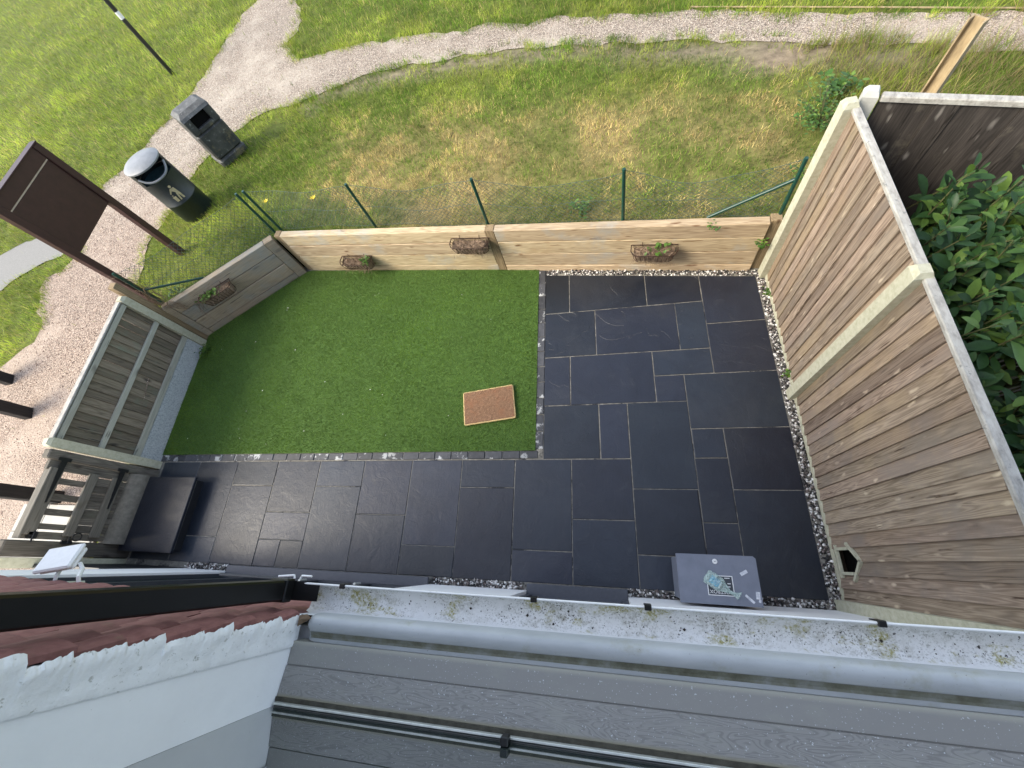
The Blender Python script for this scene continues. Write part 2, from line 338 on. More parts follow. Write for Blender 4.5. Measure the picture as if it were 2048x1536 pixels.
def gutter_mat():
    t = NT('gutter_inside'); v = t.coords((1, 1, 1), False); tc = t.n('ShaderNodeTexCoord'); sp = t.n('ShaderNodeSeparateXYZ'); t.l(tc.outputs['Object'], sp.inputs[0])
    c = t.ramp(t.noise(v, 10, 6), [(.3, (.74, .735, .71)), (.7, (.82, .82, .80))])
    back = t.mask(sp.outputs['Y'], -1.2445, -1.236); band = t.mask(t.noise(t.coords((1, 3, 3), False), 3.5, 4), .35, .62)
    def mul(a, b): m = t.n('ShaderNodeMath', operation='MULTIPLY'); t.l(a, m.inputs[0]); t.l(b, m.inputs[1]); return m.outputs[0]
    lay = mul(back, band)
    c = t.mix(mul(lay, t.mask(t.noise(v, 34, 8, .75), .47, .62)), c, (.42, .41, .35))
    c = t.mix(mul(lay, t.mask(t.noise(v, 150, 4, .7), .55, .60)), c, (.16, .15, .12))
    c = t.mix(mul(mul(back, t.mask(t.noise(t.coords((1.2, 2, 2), False), 4.6, 6, .7), .525, .60)), t.mask(t.noise(v, 75, 7, .8), .42, .56)), c, (.33, .30, .075))
    c = t.mix(mul(back, t.mask(t.noise(v, 60, 3, .6), .665, .68)), c, (.05, .045, .04))
    return t.fin(c, .5, .5)
MT['gutter_in'] = gutter_mat()
MT['bead_grey'] = plain('bead_grey', (.13, .128, .115), .5, .5, 0, .3)
MT['black_plastic'] = plain('black_plastic', (.005, .005, .005), .3, .4, 0, .3)
MT['dark_frame'] = plain('dark_frame', (.035, .038, .045), .4, .5, 0, .2)
MT['threshold'] = plain('threshold_grey', (.075, .08, .095), .4, .5, 0, .15)
def glass():
    t = NT('window_glass'); t.b.inputs['IOR'].default_value = 7.5; return t.fin((.012, .024, .022), .02, .5)
MT['glass'] = glass()
MT['box_grey'] = pm('box_grey', [(.3, (.145, .16, .20)), (.7, (.185, .20, .245))], 9, rough=.42, bump=.05, spots=[((.24, .26, .30), 12, .66, .74)])
MT['logo_white'] = plain('logo_white', (.72, .72, .72), .5, .5, 0, .1)
MT['logo_dark'] = plain('logo_dark', (.04, .045, .055), .5, .5, 0, .1)
MT['tape'] = pm('tape', [(.35, (.40, .42, .47)), (.6, (.66, .67, .70))], 45, rough=.5, bump=.2)
MT['blue_label'] = pm('blue_label', [(.3, (.01, .22, .42)), (.55, (.03, .42, .62)), (.7, (.55, .75, .78))], 26, rough=.4, bump=0)
def bagm():
    t = NT('plastic_film'); t.fin((.62, .72, .68), .18, .6); tr = t.n('ShaderNodeBsdfTransparent'); tr.inputs[0].default_value = (.9, 1, .97, 1)
    f = t.noise(t.coords(), 45, 6, .7); mx = t.n('ShaderNodeMixShader'); t.l(t.mask(f, .25, .9), mx.inputs[0]); t.l(tr.outputs[0], mx.inputs[1]); t.l(t.b.outputs[0], mx.inputs[2])
    t.bump(f, .8, .01); t.l(mx.outputs[0], t.out.inputs[0]); return t.m
MT['bag'] = bagm()
MT['sign_brown'] = plain('sign_brown', (.045, .018, .017), .45, .4, 0, .25, 12)
MT['beige'] = plain('beige_line', (.45, .36, .28), .6)
MT['bin_black'] = plain('bin_black', (.010, .016, .018), .38, .5, 0, .4)
MT['bin_lid'] = pm('bin_lid', [(.3, (.15, .16, .17)), (.7, (.23, .24, .25))], 7, rough=.45, bump=.05)
MT['bin_gold'] = plain('bin_emblem', (.42, .36, .22), .5)
MT['bin_void'] = plain('bin_void', (.004, .004, .004), .9, .1)
MT['bin_bag'] = pm('bin_bag', [(.3, (.03, .07, .09)), (.7, (.08, .15, .18))], 20, rough=.4, bump=.6)
MT['bin_weathered'] = pm('bin_weathered', [(.25, (.012, .014, .014)), (.5, (.035, .037, .035)), (.8, (.085, .085, .078))], 7, rough=.65, bump=.3, spots=[((.12, .10, .055), 5, .56, .66), ((.20, .21, .20), 14, .62, .67)])
MT['bin_top_grey'] = pm('bin_top_grey', [(.25, (.035, .037, .037)), (.5, (.08, .082, .08)), (.8, (.16, .165, .16))], 16, rough=.7, bump=.3, spots=[((.3, .3, .28), 18, .62, .67)])
MT['tar_wood'] = wood('tarred_wood', [(.2, (.008, .007, .007)), (.6, (.018, .016, .016)), (.9, (.06, .055, .055))], 'z', .7, None, .1, .4, 1, [((.22, .21, .20), 6, .62, .70)])
MT['galv'] = pm('weathered_rail', [(.3, (.20, .15, .085)), (.5, (.34, .26, .15)), (.8, (.50, .41, .27))], 8, (3, 3, .6), rough=.75, bump=.3)
MT['leaf'] = None
def leafm(name, a, b, hi):
    t = NT(name); oi = t.n('ShaderNodeObjectInfo'); at = t.n('ShaderNodeAttribute', attribute_name='Rnd')
    ad = t.n('ShaderNodeMath', operation='ADD'); t.l(oi.outputs['Random'], ad.inputs[0]); t.l(at.outputs['Fac'], ad.inputs[1])
    fr = t.n('ShaderNodeMath', operation='FRACT'); t.l(ad.outputs[0], fr.inputs[0])
    c = t.ramp(fr.outputs[0], [(0, a), (.6, b), (1, hi)]); f = t.noise(t.coords((1, 1, 1)), 25, 4); c = t.mix(.4, c, t.ramp(f, [(.3, (.6, .6, .6)), (.7, (1.2, 1.2, 1.2))]), 'MULTIPLY')
    t.fin(c, .5, .35); tr = t.n('ShaderNodeBsdfTranslucent'); t.l(c, tr.inputs[0]); mx = t.n('ShaderNodeMixShader'); mx.inputs[0].default_value = .18
    t.l(t.b.outputs[0], mx.inputs[1]); t.l(tr.outputs[0], mx.inputs[2]); t.l(mx.outputs[0], t.out.inputs[0]); return t.m
MT['leaf'] = leafm('laurel_leaf', (.016, .046, .014), (.036, .094, .022), (.12, .205, .034))
MT['weed'] = leafm('weed_leaf', (.035, .09, .015), (.07, .155, .025), (.16, .25, .04))
MT['bark'] = pm('stem', [(.3, (.05, .05, .02)), (.7, (.11, .12, .04))], 30, rough=.8)
MT['yellow'] = plain('petal_yellow', (.75, .55, .01), .5)
MT['petal'] = plain('petal_white', (.75, .75, .68), .6)
MT['dead'] = pm('dead_leaf', [(.3, (.10, .06, .03)), (.7, (.26, .18, .11))], 30, rough=.8)
MT['debris'] = plain('debris_dark', (.035, .028, .02), .9)
MT['soil'] = pm('soil', [(.3, (.03, .022, .015)), (.7, (.08, .06, .04))], 12, rough=1, bump=.8, bd=.02, rand=False)
MT['pale_paving'] = pm('pale_paving', [(.3, (.33, .32, .29)), (.7, (.42, .41, .37))], 10, rough=.85, rand=False)
MT['kerb'] = pm('kerb_grey', [(.25, (.085, .078, .064)), (.5, (.13, .12, .10)), (.8, (.19, .178, .15))], 18, rough=.85, bump=.3)
MT['label_white'] = plain('label_white', (.75, .75, .72), .5)

# ------------------------------------------------------------------ terrain
def ground_z(x, y): return .32 + .33 * sm((np.asarray(y, float) + .5) / 2.6)
GZ = lambda x, y: float(ground_z(x, y))
UP = [(-1.1, 10.58), (-0.5, 9.06), (-0.6, 8.15), (-0.14, 7.67), (0.37, 7.56), (0.87, 7.64), (1.41, 7.53), (2.07, 7.47), (2.54, 7.43), (3.23, 7.14), (3.34, 7.26), (3.79, 7.19), (4.24, 6.9), (4.79, 6.86), (5.45, 6.66), (6.16, 6.39), (6.47, 6.23), (6.7, 6.24), (7.88, 5.7), (9.94, 4.76), (14.5, 2.7)]
LO = [(14.2, 2.2), (9.76, 4.15), (9.04, 4.51), (8.49, 4.74), (7.4, 5.23), (6.41, 5.64), (6.1, 5.72), (4.97, 6.1), (4.18, 6.25), (3.7, 6.39), (2.96, 6.5), (2.34, 6.56), (1.55, 6.56), (0.81, 6.41), (0.28, 6.21), (-0.33, 6.16), (-0.65, 6.03), (-0.93, 5.79), (-1.09, 5.53), (-1.26, 5.3), (-1.48, 5.02), (-1.47, 4.81), (-1.55, 4.12), (-1.62, 3.73), (-1.75, 3.4), (-1.59, 3.02), (-1.51, 2.59), (-1.42, 2.2), (-.80, 1.85), (-.76, 1.0), (-.76, -5)]
LE = [(-6, -5), (-5.2, -1), (-4.1, .6), (-3.7, 1.28), (-3.61, 1.33), (-3.17, 1.71), (-3.19, 2.0), (-3.51, 2.24), (-3.77, 2.9), (-3.48, 3.08), (-3.35, 3.42), (-3.5, 3.84), (-3.7, 4.58), (-3.65, 5.07), (-3.43, 5.37), (-3.16, 5.91), (-3.03, 6.26), (-2.85, 6.76), (-2.52, 7.66), (-2.48, 8.33), (-2.5, 9.17), (-2.31, 10.0), (-2.17, 10.42), (-1.4, 14)]
PATH = UP + LO + LE + [(-.2, 14)]
ASPH = [(-14, 1.2), (-5.76, 2.6), (-4.71, 2.82), (-4.41, 3.13), (-3.67, 3.42), (-3.45, 3.84), (-3.45, 4.48), (-4.03, 4.52), (-4.56, 3.96), (-4.87, 3.89), (-5.36, 3.67), (-6.12, 3.62), (-14, 2.6)]
def yline(x):
    x = np.asarray(x, float)
    return np.where(x < .85, 3.016 + (x - .85) * .6816 + .13, np.where(x < 7.2, 3.016 - .1348 * (x - .85) + .11, 2.16 - .387 * (x - 7.2) + .06))
def outside(x, y): return (x < -.80) | (y > yline(x))
def dryness(x, y):
    b = sm((x - .6) / 1.4) * sm((y - yline(x) + .35) / .5) * (1 - sm((y - 4.3 + .18 * (x - 4)) / 1.1)) * (1 - sm((x - 7.2) / .8))
    return b
def grass_color(x, y, n):
    r = rng.random((n, 1)); f = fbm(x * 1.3, y * 1.3)[:, None]; f2 = fbm(x * 5 + 9, y * 5 + 3)[:, None]
    lush = np.array([.175, .285, .030]); lime = np.array([.42, .49, .065]); dark = np.array([.075, .145, .014]); straw = np.array([.78, .60, .25]); tan = np.array([.56, .38, .16])
    c = dark + (lush - dark) * np.clip(r * 1.4, 0, 1)
    k = np.clip((f - .44) * 6 + (f2 - .5) * 3, 0, 1); c = c + (lime - c) * k * (.35 + .65 * r)
    far = np.clip((-x + 1.5) / 5, 0, 1)[:, None] * .75; c = c + (lime * 1.1 - c) * far * r  # sunlit haze painted in: blades turn brighter lime towards the left
    d = dryness(x, y)[:, None]; dd = np.clip(d * (f * 2.2 + f2 * 2.2 - 2.10) * 2.8 + .12 * d, 0, .75)
    pick = rng.random((n, 1)) < dd
    c = np.where(pick, np.where(rng.random((n, 1)) < .6, straw, tan) * (.7 + .5 * r), c)
    stray = rng.random((n, 1)) < .10; c = np.where(stray, straw * .7, c)
    c = c * (.45 + 1.05 * fbm(x * 8 + 3, y * 8, 3)[:, None]) * (.5 + 1.0 * fbm(x * 1.5 + 8, y * 1.5, 3)[:, None])
    return c
bp = []
def seg(a, b, st):
    n = max(1, int(math.hypot(b[0] - a[0], b[1] - a[1]) / st))
    return [(a[0] + (b[0] - a[0]) * i / n, a[1] + (b[1] - a[1]) * i / n) for i in range(n)]
for a, b in [((-.74, -14), (-.74, 2.02)), ((-.74, 2.02), (.83, 3.09)), ((.83, 3.09), (7.2, 2.235)), ((7.2, 2.235), (40, -10.5))]: bp += seg(a, b, .16)
bp.append((40, -10.5)); bp = np.array(bp); O0 = np.array([3., -3.]); K = 120
V = []
for k in range(K + 1):
    t = (k / K) ** 3.2
    q = bp + (O0 + (bp - O0) / np.linalg.norm(bp - O0, axis=1)[:, None] * 420 - bp) * t
    V.append(np.c_[q, ground_z(q[:, 0], q[:, 1])])
V = np.concatenate(V); n = len(bp)
V[:, 2] -= .013 + .012 * (fbm(V[:, 0] * 2, V[:, 1] * 2) - .5)
F = np.array([(k * n + i, k * n + i + 1, (k + 1) * n + i + 1, (k + 1) * n + i) for k in range(K) for i in range(n - 1)])[:, ::-1]
d = dryness(V[:, 0], V[:, 1])[:, None]; f = fbm(V[:, 0] * 1.3, V[:, 1] * 1.3)[:, None]
gc = np.array([.075, .105, .016]) + (np.array([.14, .16, .030]) - np.array([.075, .105, .016])) * f
gc = gc + (np.array([.24, .19, .08]) - gc) * np.clip(d * (f * 1.4), 0, 1)
wn_ = V[:, 1] - np.interp(V[:, 0], [q[0] for q in LO[::-1][8:]], [q[1] for q in LO[::-1][8:]])
soilb = (sm((wn_ + .45) / .2) * (wn_ < .12) * (V[:, 0] > .3) * (V[:, 0] < 9))[:, None]; gc = gc + (np.array([.22, .18, .13]) - gc) * soilb * .85
bare = np.exp(-(((V[:, 0] - 7.75) / .65) ** 2 + ((V[:, 1] - 4.86) / .22) ** 2))[:, None]
gc = gc + (np.array([.23, .18, .125]) - gc) * np.clip(bare * 1.6, 0, 1)
tag(mk('park_ground', tri_mesh('park_ground', V, F, gc), MT['ground']), 'grassy park ground rising behind the garden walls', 'ground', kind='structure')
def noisy(poly, st, amp):
    out = []
    for i in range(len(poly)):
        out += seg(poly[i], poly[(i + 1) % len(poly)], st)
    out = np.array(out); nx = fbm(out[:, 0] * 3, out[:, 1] * 3, 3) - .5; ny = fbm(out[:, 0] * 3 + 50, out[:, 1] * 3 + 9, 3) - .5
    return out + np.c_[nx, ny] * amp * 2
from mathutils.geometry import delaunay_2d_cdt
def sheet_from(poly, lift, step):
    P = [Vector(q) for q in poly]; x0, y0 = poly.min(0); x1, y1 = poly.max(0)
    gx, gy = np.meshgrid(np.arange(x0, x1, step), np.arange(y0, y1, step)); gx = gx.ravel(); gy = gy.ravel()
    ok = inpoly(gx, gy, [tuple(q) for q in poly]); P2 = [Vector((a, b)) for a, b in zip(gx[ok], gy[ok])]
    r = delaunay_2d_cdt(P + P2, [], [list(range(len(P)))], 1, 1e-5)
    vv = np.array([(q.x, q.y) for q in r[0]]); z = ground_z(vv[:, 0], vv[:, 1]) + lift
    return np.c_[vv, z], np.array([tuple(q) for q in r[2]])
def gravel_mat(name, cols, scale):
    t = NT(name); v = t.coords(rand=False); vo = t.n('ShaderNodeTexVoronoi'); vo.inputs['Scale'].default_value = scale; t.l(v, vo.inputs['Vector'])
    sp = t.n('ShaderNodeSeparateColor'); t.l(vo.outputs['Color'], sp.inputs[0]); c = t.ramp(sp.outputs[0], cols)
    c = t.mix(t.mask(vo.outputs['Distance'], .38, .75), c, tuple(x * .35 for x in cols[1][1]))
    c = t.mix(t.mask(t.noise(v, .9, 6, .65), .48, .72), c, t.ramp(t.noise(v, 40, 6), [(.3, (.34, .29, .235)), (.7, (.50, .445, .37))]))
    sx = t.n('ShaderNodeSeparateXYZ'); t.l(v, sx.inputs[0]); c = t.mix(t.mask(sx.outputs['Y'], 5.6, 3.4), c, t.mix(1.0, c, (1.0, .92, .90), 'MULTIPLY'))
    t.bump(vo.outputs['Distance'], .7, -.012); return t.fin(c, .85, .3)
PN = noisy(PATH, .12, .14)
v, f = sheet_from(PN, -.002, .25)
tag(mk('gravel_path', tri_mesh('gravel_path', v, f), gravel_mat('path_gravel', [(0, (.16, .115, .088)), (.3, (.34, .275, .22)), (.6, (.47, .40, .32)), (.85, (.62, .55, .455)), (1, (.24, .20, .16))], 85)),
    'pinkish gravel path forking through the park grass', 'path', kind='structure')
v, f = sheet_from(noisy(ASPH, .15, .08), .004, .3)
tag(mk('footpath', tri_mesh('footpath', v, f), pm('asphalt', [(.3, (.15, .148, .14)), (.7, (.235, .232, .22))], 60, rough=.9, rand=False)), 'smooth grey footpath meeting the gravel at far left', 'path', kind='structure')
MB().box(7.14, 12, -6, 1.9, -.3, -.01).build('neighbour_soil', MT['soil'])
tag(bpy.data.objects['neighbour_soil'], 'dark soil bed beyond the tall brown fence', 'soil', kind='structure')
# timber path edge at the far side of the right-hand path
e = MB(); pts = [(6.7, 6.30), (7.88, 5.77), (9.94, 4.83), (14.5, 2.77)]
for a, b in zip(pts, pts[1:]): e.tube([(*a, .662), (*b, .662)], .008, 4)
tag(e.build('path_edging_board', MT['galv']), 'thin timber edging strip along the far side of the gravel path', 'edging')
# pale paving slabs seen through the gate
p = tag(MB().box(-2.25, -.80, -1.30, -.62, .24, .332).build('pale_paving', MT['mortar']), 'pale paving laid outside the gate', 'paving', kind='structure')
for i in range(3):
    for j in range(2):
        MB().box(-2.24 + .47 * i, -1.78 + .47 * i, -1.29 + .34 * j, -.96 + .34 * j, .30, .345, .004).build('slab', MT['pale_paving'], p)

# gravel stones lying on the path (stuff)
def stones(name, X, Y, Z, R, cols, mat):
    n = len(X); base = np.array([(1, 0, 0), (-1, 0, 0), (0, 1, 0), (0, -1, 0), (0, 0, 1), (0, 0, -1)], float); fb = np.array([(0, 2, 4), (2, 1, 4), (1, 3, 4), (3, 0, 4), (2, 0, 5), (1, 2, 5), (3, 1, 5), (0, 3, 5)])
    s = R[:, None] * rng.uniform(.6, 1.3, (n, 3)); s[:, 2] *= .75; a = rng.uniform(0, 2 * PI, n); tl = rng.uniform(-.7, .7, n)
    P = base[None] * s[:, None]
    ca, sa = np.cos(tl)[:, None], np.sin(tl)[:, None]; P = np.stack([P[..., 0] * ca - P[..., 2] * sa, P[..., 1], P[..., 0] * sa + P[..., 2] * ca], -1)
    ca, sa = np.cos(a)[:, None], np.sin(a)[:, None]; P = np.stack([P[..., 0] * ca - P[..., 1] * sa, P[..., 0] * sa + P[..., 1] * ca, P[..., 2]], -1)
    P += np.stack([X, Y, Z], -1)[:, None]
    return mk(name, tri_mesh(name, P.reshape(-1, 3), (fb[None] + 6 * np.arange(n)[:, None, None]).reshape(-1, 3), np.repeat(cols, 6, 0)), mat)
n = 60000; X = rng.uniform(-5, 10.2, n); Y = rng.uniform(-1.5, 11, n); ok = inpoly(X, Y, [tuple(q) for q in PN]); X = X[ok]; Y = Y[ok]
pal = np.array([(.40, .31, .245), (.52, .44, .36), (.70, .63, .53), (.20, .15, .115), (.44, .34, .27), (.56, .49, .40)])
tag(stones('loose_gravel', X, Y, ground_z(X, Y) + .001, rng.uniform(.004, .010, len(X)), pal[rng.integers(0, 6, len(X))] * rng.uniform(.75, 1.1, (len(X), 1)) * np.where((Y < 4.5)[:, None], np.array([[1.0, .92, .90]]), 1.0), MT['pebble']), 'loose pink and white stones strewn over the gravel path', 'gravel', kind='stuff')

# grass blades (stuff)
def blades(name, X, Y, Z, H, Wd, lean, C, mat, tipmul=1.25):
    n = len(X); a = rng.uniform(0, 2 * PI, n); ld = rng.uniform(0, 2 * PI, n)
    bx = np.cos(a) * Wd / 2; by = np.sin(a) * Wd / 2; tx = np.cos(ld) * lean * H; ty = np.sin(ld) * lean * H; tz = H * np.sqrt(np.clip(1 - lean ** 2, .05, 1))
    P = np.stack([np.stack([X - bx, Y - by, Z], -1), np.stack([X + bx, Y + by, Z], -1), np.stack([X + tx, Y + ty, Z + tz], -1)], 1)
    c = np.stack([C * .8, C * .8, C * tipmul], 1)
    return mk(name, tri_mesh(name, P.reshape(-1, 3), np.arange(3 * n).reshape(-1, 3), c.reshape(-1, 3)), mat)
def sample(nn, x0, x1, y0, y1):
    x = rng.uniform(x0, x1, nn); y = rng.uniform(y0, y1, nn); return x, y
x, y = sample(1500000, -18, 12.5, .3, 19.5)
dd_ = np.hypot(x - 5.28, y + 1); acc = np.clip((7.4 / dd_) ** 2, 0, 1) * outside(x, y); kk = rng.random(len(x)) < acc; x = x[kk]; y = y[kk]
jx = (fbm(x * 6, y * 6, 2) - .5) * .40 + rng.normal(0, .05, len(x))
inp = inpoly(x + jx, y + jx, [tuple(q) for q in PN]) | inpoly(x, y, ASPH)
keep = outside(x, y) & (~inp | (rng.random(len(x)) < .004))
bareK = np.exp(-(((x - 7.75) / .65) ** 2 + ((y - 4.86) / .22) ** 2)) * 1.3 + .9 * np.exp(-(((x + .05) / .28) ** 2 + ((y - 5.65) / .22) ** 2)) + .75 * np.exp(-(((x + 2.9) / .45) ** 2 + ((y - 1.6) / .6) ** 2))
pth = np.interp(x, [q[0] for q in LO[::-1][8:]], [q[1] for q in LO[::-1][8:]]); worn = sm((y - pth + .42) / .15) * (y < pth + .1) * (x > .3) * (x < 9) * (.25 + .75 * sm((x - .5) / 2)) * .93 * (fbm(x * 4.5, y * 4.5 + 7, 3) < .51)
clump = fbm(x * 3.1 + 4, y * 3.1) 
keep &= rng.random(len(x)) > np.clip(bareK + worn, 0, .97)
keep &= rng.random(len(x)) < np.clip(.25 + 1.5 * clump, .3, 1)
x = x[keep]; y = y[keep]
# ragged tufts along the path margins
ei = rng.integers(0, len(PN), 90000); eo = rng.normal(0, .075, (90000, 2)); ex = PN[ei, 0] + eo[:, 0] + rng.uniform(-.06, .06, 90000); ey = PN[ei, 1] + eo[:, 1] + rng.uniform(-.06, .06, 90000)
ek = outside(ex, ey) & (fbm(ex * 5.5 + 2, ey * 5.5, 3) > .50) & (ey > 1.9) & (ex < 11) & (rng.random(90000) < np.clip((6.8 / np.hypot(ex - 5.28, ey + 1)) ** 2, 0, 1))
x = np.concatenate([x, ex[ek]]); y = np.concatenate([y, ey[ek]]); n = len(x)
far = np.clip((np.hypot(x - 5.28, y + 1) - 5) / 9, 0, 1)
tall = sm((x - 8.0 + .5 * (y - 3.6)) / .5) * (y < 4.9) * (y > 1.8)
H = rng.uniform(.03, .075, n) * (1 + .9 * far) * (.7 + .8 * fbm(x * 2.2, y * 2.2)) * (1 + 3.2 * tall * rng.random(n))
Wd = rng.uniform(.0035, .007, n) * (1 + .8 * far)
C = grass_color(x, y, n)
fr = (np.exp(-np.clip(y - yline(x), 0, 2) / .10) * (x > -.6) * (x < 7.1)); H = H * (1 + .9 * fr); C = C + (np.array([.13, .23, .03]) * rng.uniform(.5, 1.2, (n, 1)) - C) * (fr[:, None] * .75)
tb = tall[:, None] * (rng.random((n, 1)) < .5); C = C + (np.array([.25, .20, .10]) - C) * tb
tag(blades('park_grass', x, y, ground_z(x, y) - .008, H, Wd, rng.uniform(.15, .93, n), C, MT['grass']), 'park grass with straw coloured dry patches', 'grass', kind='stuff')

# ------------------------------------------------------------------ patio
patio = tag(MB().box(-.72, 7.12, -1.32, 3.1, -.25, -.0045).build('patio_base', MT['mortar']), 'dark slate patio with pale mortar joints', 'patio', kind='structure')
M_ = .305
SL = [(-2, 0, -1, 0), (-2, 0, -4, -1), (0, 2, -3, 0), (0, 2, -4, -3), (2, 4, -1, 0), (2, 4, -4, -1), (4, 6, -2, 0), (4, 6, -3, -2), (4, 5, -4, -3), (5, 6, -4, -3), (6, 8, -1, 0), (6, 8, -4, -1), (8, 10, -2, 0), (8, 10, -4, -2),
      (10, 12, -3, 0), (10, 12, -4, -3), (12, 14, -1, 0), (12, 14, -4, -1), (14, 16, -3, 0), (14, 16, -4, -3), (16, 18, -2, 0), (16, 18, -4, -2), (18, 20, -1, 2), (18, 20, -3, -1), (18, 20, -4, -3), (20, 21, 0, 1), (20, 21, -2, 0), (20, 21, -4, -2),
      (21, 23, -1, 1), (21, 23, -4, -1), (20, 23, 1, 3), (19, 20, 2, 3), (19, 21, 3, 4), (16, 19, 2, 4), (15, 16, 2, 4), (15, 17, 0, 2), (17, 18, 0, 2), (15, 17, 4, 6), (17, 20, 4, 6), (20, 21, 4, 6), (21, 23, 3, 5), (21, 23, 5, 9), (15, 16, 6, 9), (16, 19, 6, 9), (19, 21, 6, 9)]
wall_y = lambda xx: 3.016 - .1348 * (xx - .85)
for u0, u1, v0, v1 in SL:
    g = .0036 + random.uniform(-.001, .0018)
    x0, x1 = u0 * M_ + g, u1 * M_ - g; y0, y1 = v0 * M_ + g, v1 * M_ - g
    if u1 == 23: x1 = 7.003
    if v0 == -4: y0 = -1.205
    yl = yr = y1
    if v1 == 9: yl = wall_y(x0) - .085; yr = wall_y(x1) - .085
    cx, cy = (x0 + x1) / 2, (y0 + yl) / 2; dz = random.uniform(-.0015, .0015); b = .004
    j = lambda: random.uniform(-.002, .002)
    top = [(x0 + b + j(), y0 + b + j()), (x1 - b + j(), y0 + b + j()), (x1 - b + j(), yr - b + j()), (x0 + b + j(), yl - b + j())]
    bot = [(x0, y0), (x1, y0), (x1, yr), (x0, yl)]
    if random.random() < .4:  # chipped corner
        i = random.randrange(4); q = top[i]; cxn = Vector((cx, cy)); q = Vector(q); top[i] = tuple(q + (cxn - q).normalized() * random.uniform(.004, .012))
    mb = MB(); mb.add([(a - cx, c - cy, -.03) for a, c in bot] + [(a - cx, c - cy, -.004 + dz) for a, c in bot] + [(a - cx, c - cy, dz) for a, c in top],
                      [(3, 2, 1, 0)] + [(i, (i + 1) % 4, 4 + (i + 1) % 4, 4 + i) for i in range(4)] + [(4 + i, 4 + (i + 1) % 4, 8 + (i + 1) % 4, 8 + i) for i in range(4)] + [(8, 9, 10, 11)])
    mb.build('paving_slab', MT['slate'], patio, (cx, cy, 0), (random.uniform(-.0015, .0015), random.uniform(-.0015, .0015), 0))
# edging blocks round the lawn
eb = MB().box(-.097, .097, -.043, .043, -.05, 0, .006).mesh('edging_block')
for i in range(26): mk('edging_block', eb, MT['edging'], patio, (-.58 + .2 * i, .052 + random.uniform(-.002, .002), .004 + random.uniform(-.003, .003)), (random.uniform(-.01, .01), random.uniform(-.01, .01), random.uniform(-.01, .01)))
for i in range(12): mk('edging_block', eb, MT['edging'], patio, (4.534 + random.uniform(-.002, .002), .21 + .2 * i, .004 + random.uniform(-.003, .003)), (random.uniform(-.01, .01), random.uniform(-.01, .01), PI / 2 + random.uniform(-.01, .01)))
# artificial lawn
TP = [(-.69, .10), (4.49, .098), (4.485, 2.53), (.88, 2.995), (.80, 2.975), (-.66, 1.98), (-.69, 1.80)]
tb = MB(); tb.prism(TP, -.01, .006, 'z'); tag(tb.build('lawn_backing', MT['turf_base']), 'flat green backing under the garden lawn', 'lawn', kind='structure')
n = 215000; x = rng.uniform(-.70, 4.50, n); y = rng.uniform(.09, 3.0, n); ok = inpoly(x, y, TP); x = x[ok]; y = y[ok]; n = len(x)
r = rng.random((n, 1)); f = fbm(x * 1.1 + 30, y * 1.1)[:, None]; f2 = fbm(x * 4, y * 4 + 11)[:, None]
C = np.array([.062, .125, .010]) + (np.array([.145, .235, .020]) - np.array([.062, .125, .010])) * r
C = C + (np.array([.165, .25, .075]) - C) * np.clip((f - .35) * 1.6, 0, 1) * (.4 + .6 * r); C = C * (.55 + .9 * f2) * (.78 + .44 * fbm(x * 2.3 + 3, y * 2.3 + 8, 3)[:, None])
C = np.where(rng.random((n, 1)) < .05, np.array([.15, .17, .06]), C)
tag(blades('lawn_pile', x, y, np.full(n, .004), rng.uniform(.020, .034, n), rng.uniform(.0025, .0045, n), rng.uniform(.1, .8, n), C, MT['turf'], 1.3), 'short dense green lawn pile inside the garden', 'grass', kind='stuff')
# pebble strips
def pebble_area(cx, nn):
    X = []; Y = []
    for (x0, x1, fy0, fy1, w) in cx:
        a = rng.uniform(x0, x1, int(nn * w)); X.append(a); Y.append(rng.uniform(0, 1, len(a)) * (fy1(a) - fy0(a)) + fy0(a))
    return np.concatenate(X), np.concatenate(Y)
X, Y = pebble_area([(7.012, 7.098, lambda a: a * 0 - 1.27, lambda a: a * 0 + 2.15, 1.0), (4.6, 7.02, lambda a: wall_y(a) - .078, lambda a: wall_y(a) - .004, .55), (3.45, 4.44, lambda a: a * 0 - 1.272, lambda a: a * 0 - 1.210, .25), (5.38, 7.05, lambda a: a * 0 - 1.272, lambda a: a * 0 - 1.210, .42), (.28, .98, lambda a: a * 0 - 1.272, lambda a: a * 0 - 1.210, .18)], 1500)
pal = np.array([(.62, .60, .57), (.40, .37, .35), (.045, .042, .042), (.10, .09, .085), (.70, .69, .66), (.16, .13, .12), (.03, .03, .03)])
n = len(X)
tag(stones('border_pebbles', X, Y, rng.uniform(-.012, .012, n), rng.uniform(.009, .019, n), pal[rng.integers(0, 7, n)] * rng.uniform(.8, 1.15, (n, 1)), MT['pebble']), 'black and white pebbles filling the gaps along fence and walls', 'pebbles', kind='stuff')
# raised step at the gate
st = thing('slate_step', 'raised black slate step in front of the wooden gate', 'step', (-.19, -.67, 0))
MB().box(-.42, .395, -.45, .44, .135, .172, .006).build('step_slab', MT['slate'], st, jit=.002)
MB().box(-.45, .34, -.42, .41, -.01, .135).build('riser', MT['slate_riser'], st)
MB().box(.342, .352, -.41, .40, .10, .134).build('mortar_bead', MT['mortar'], st)

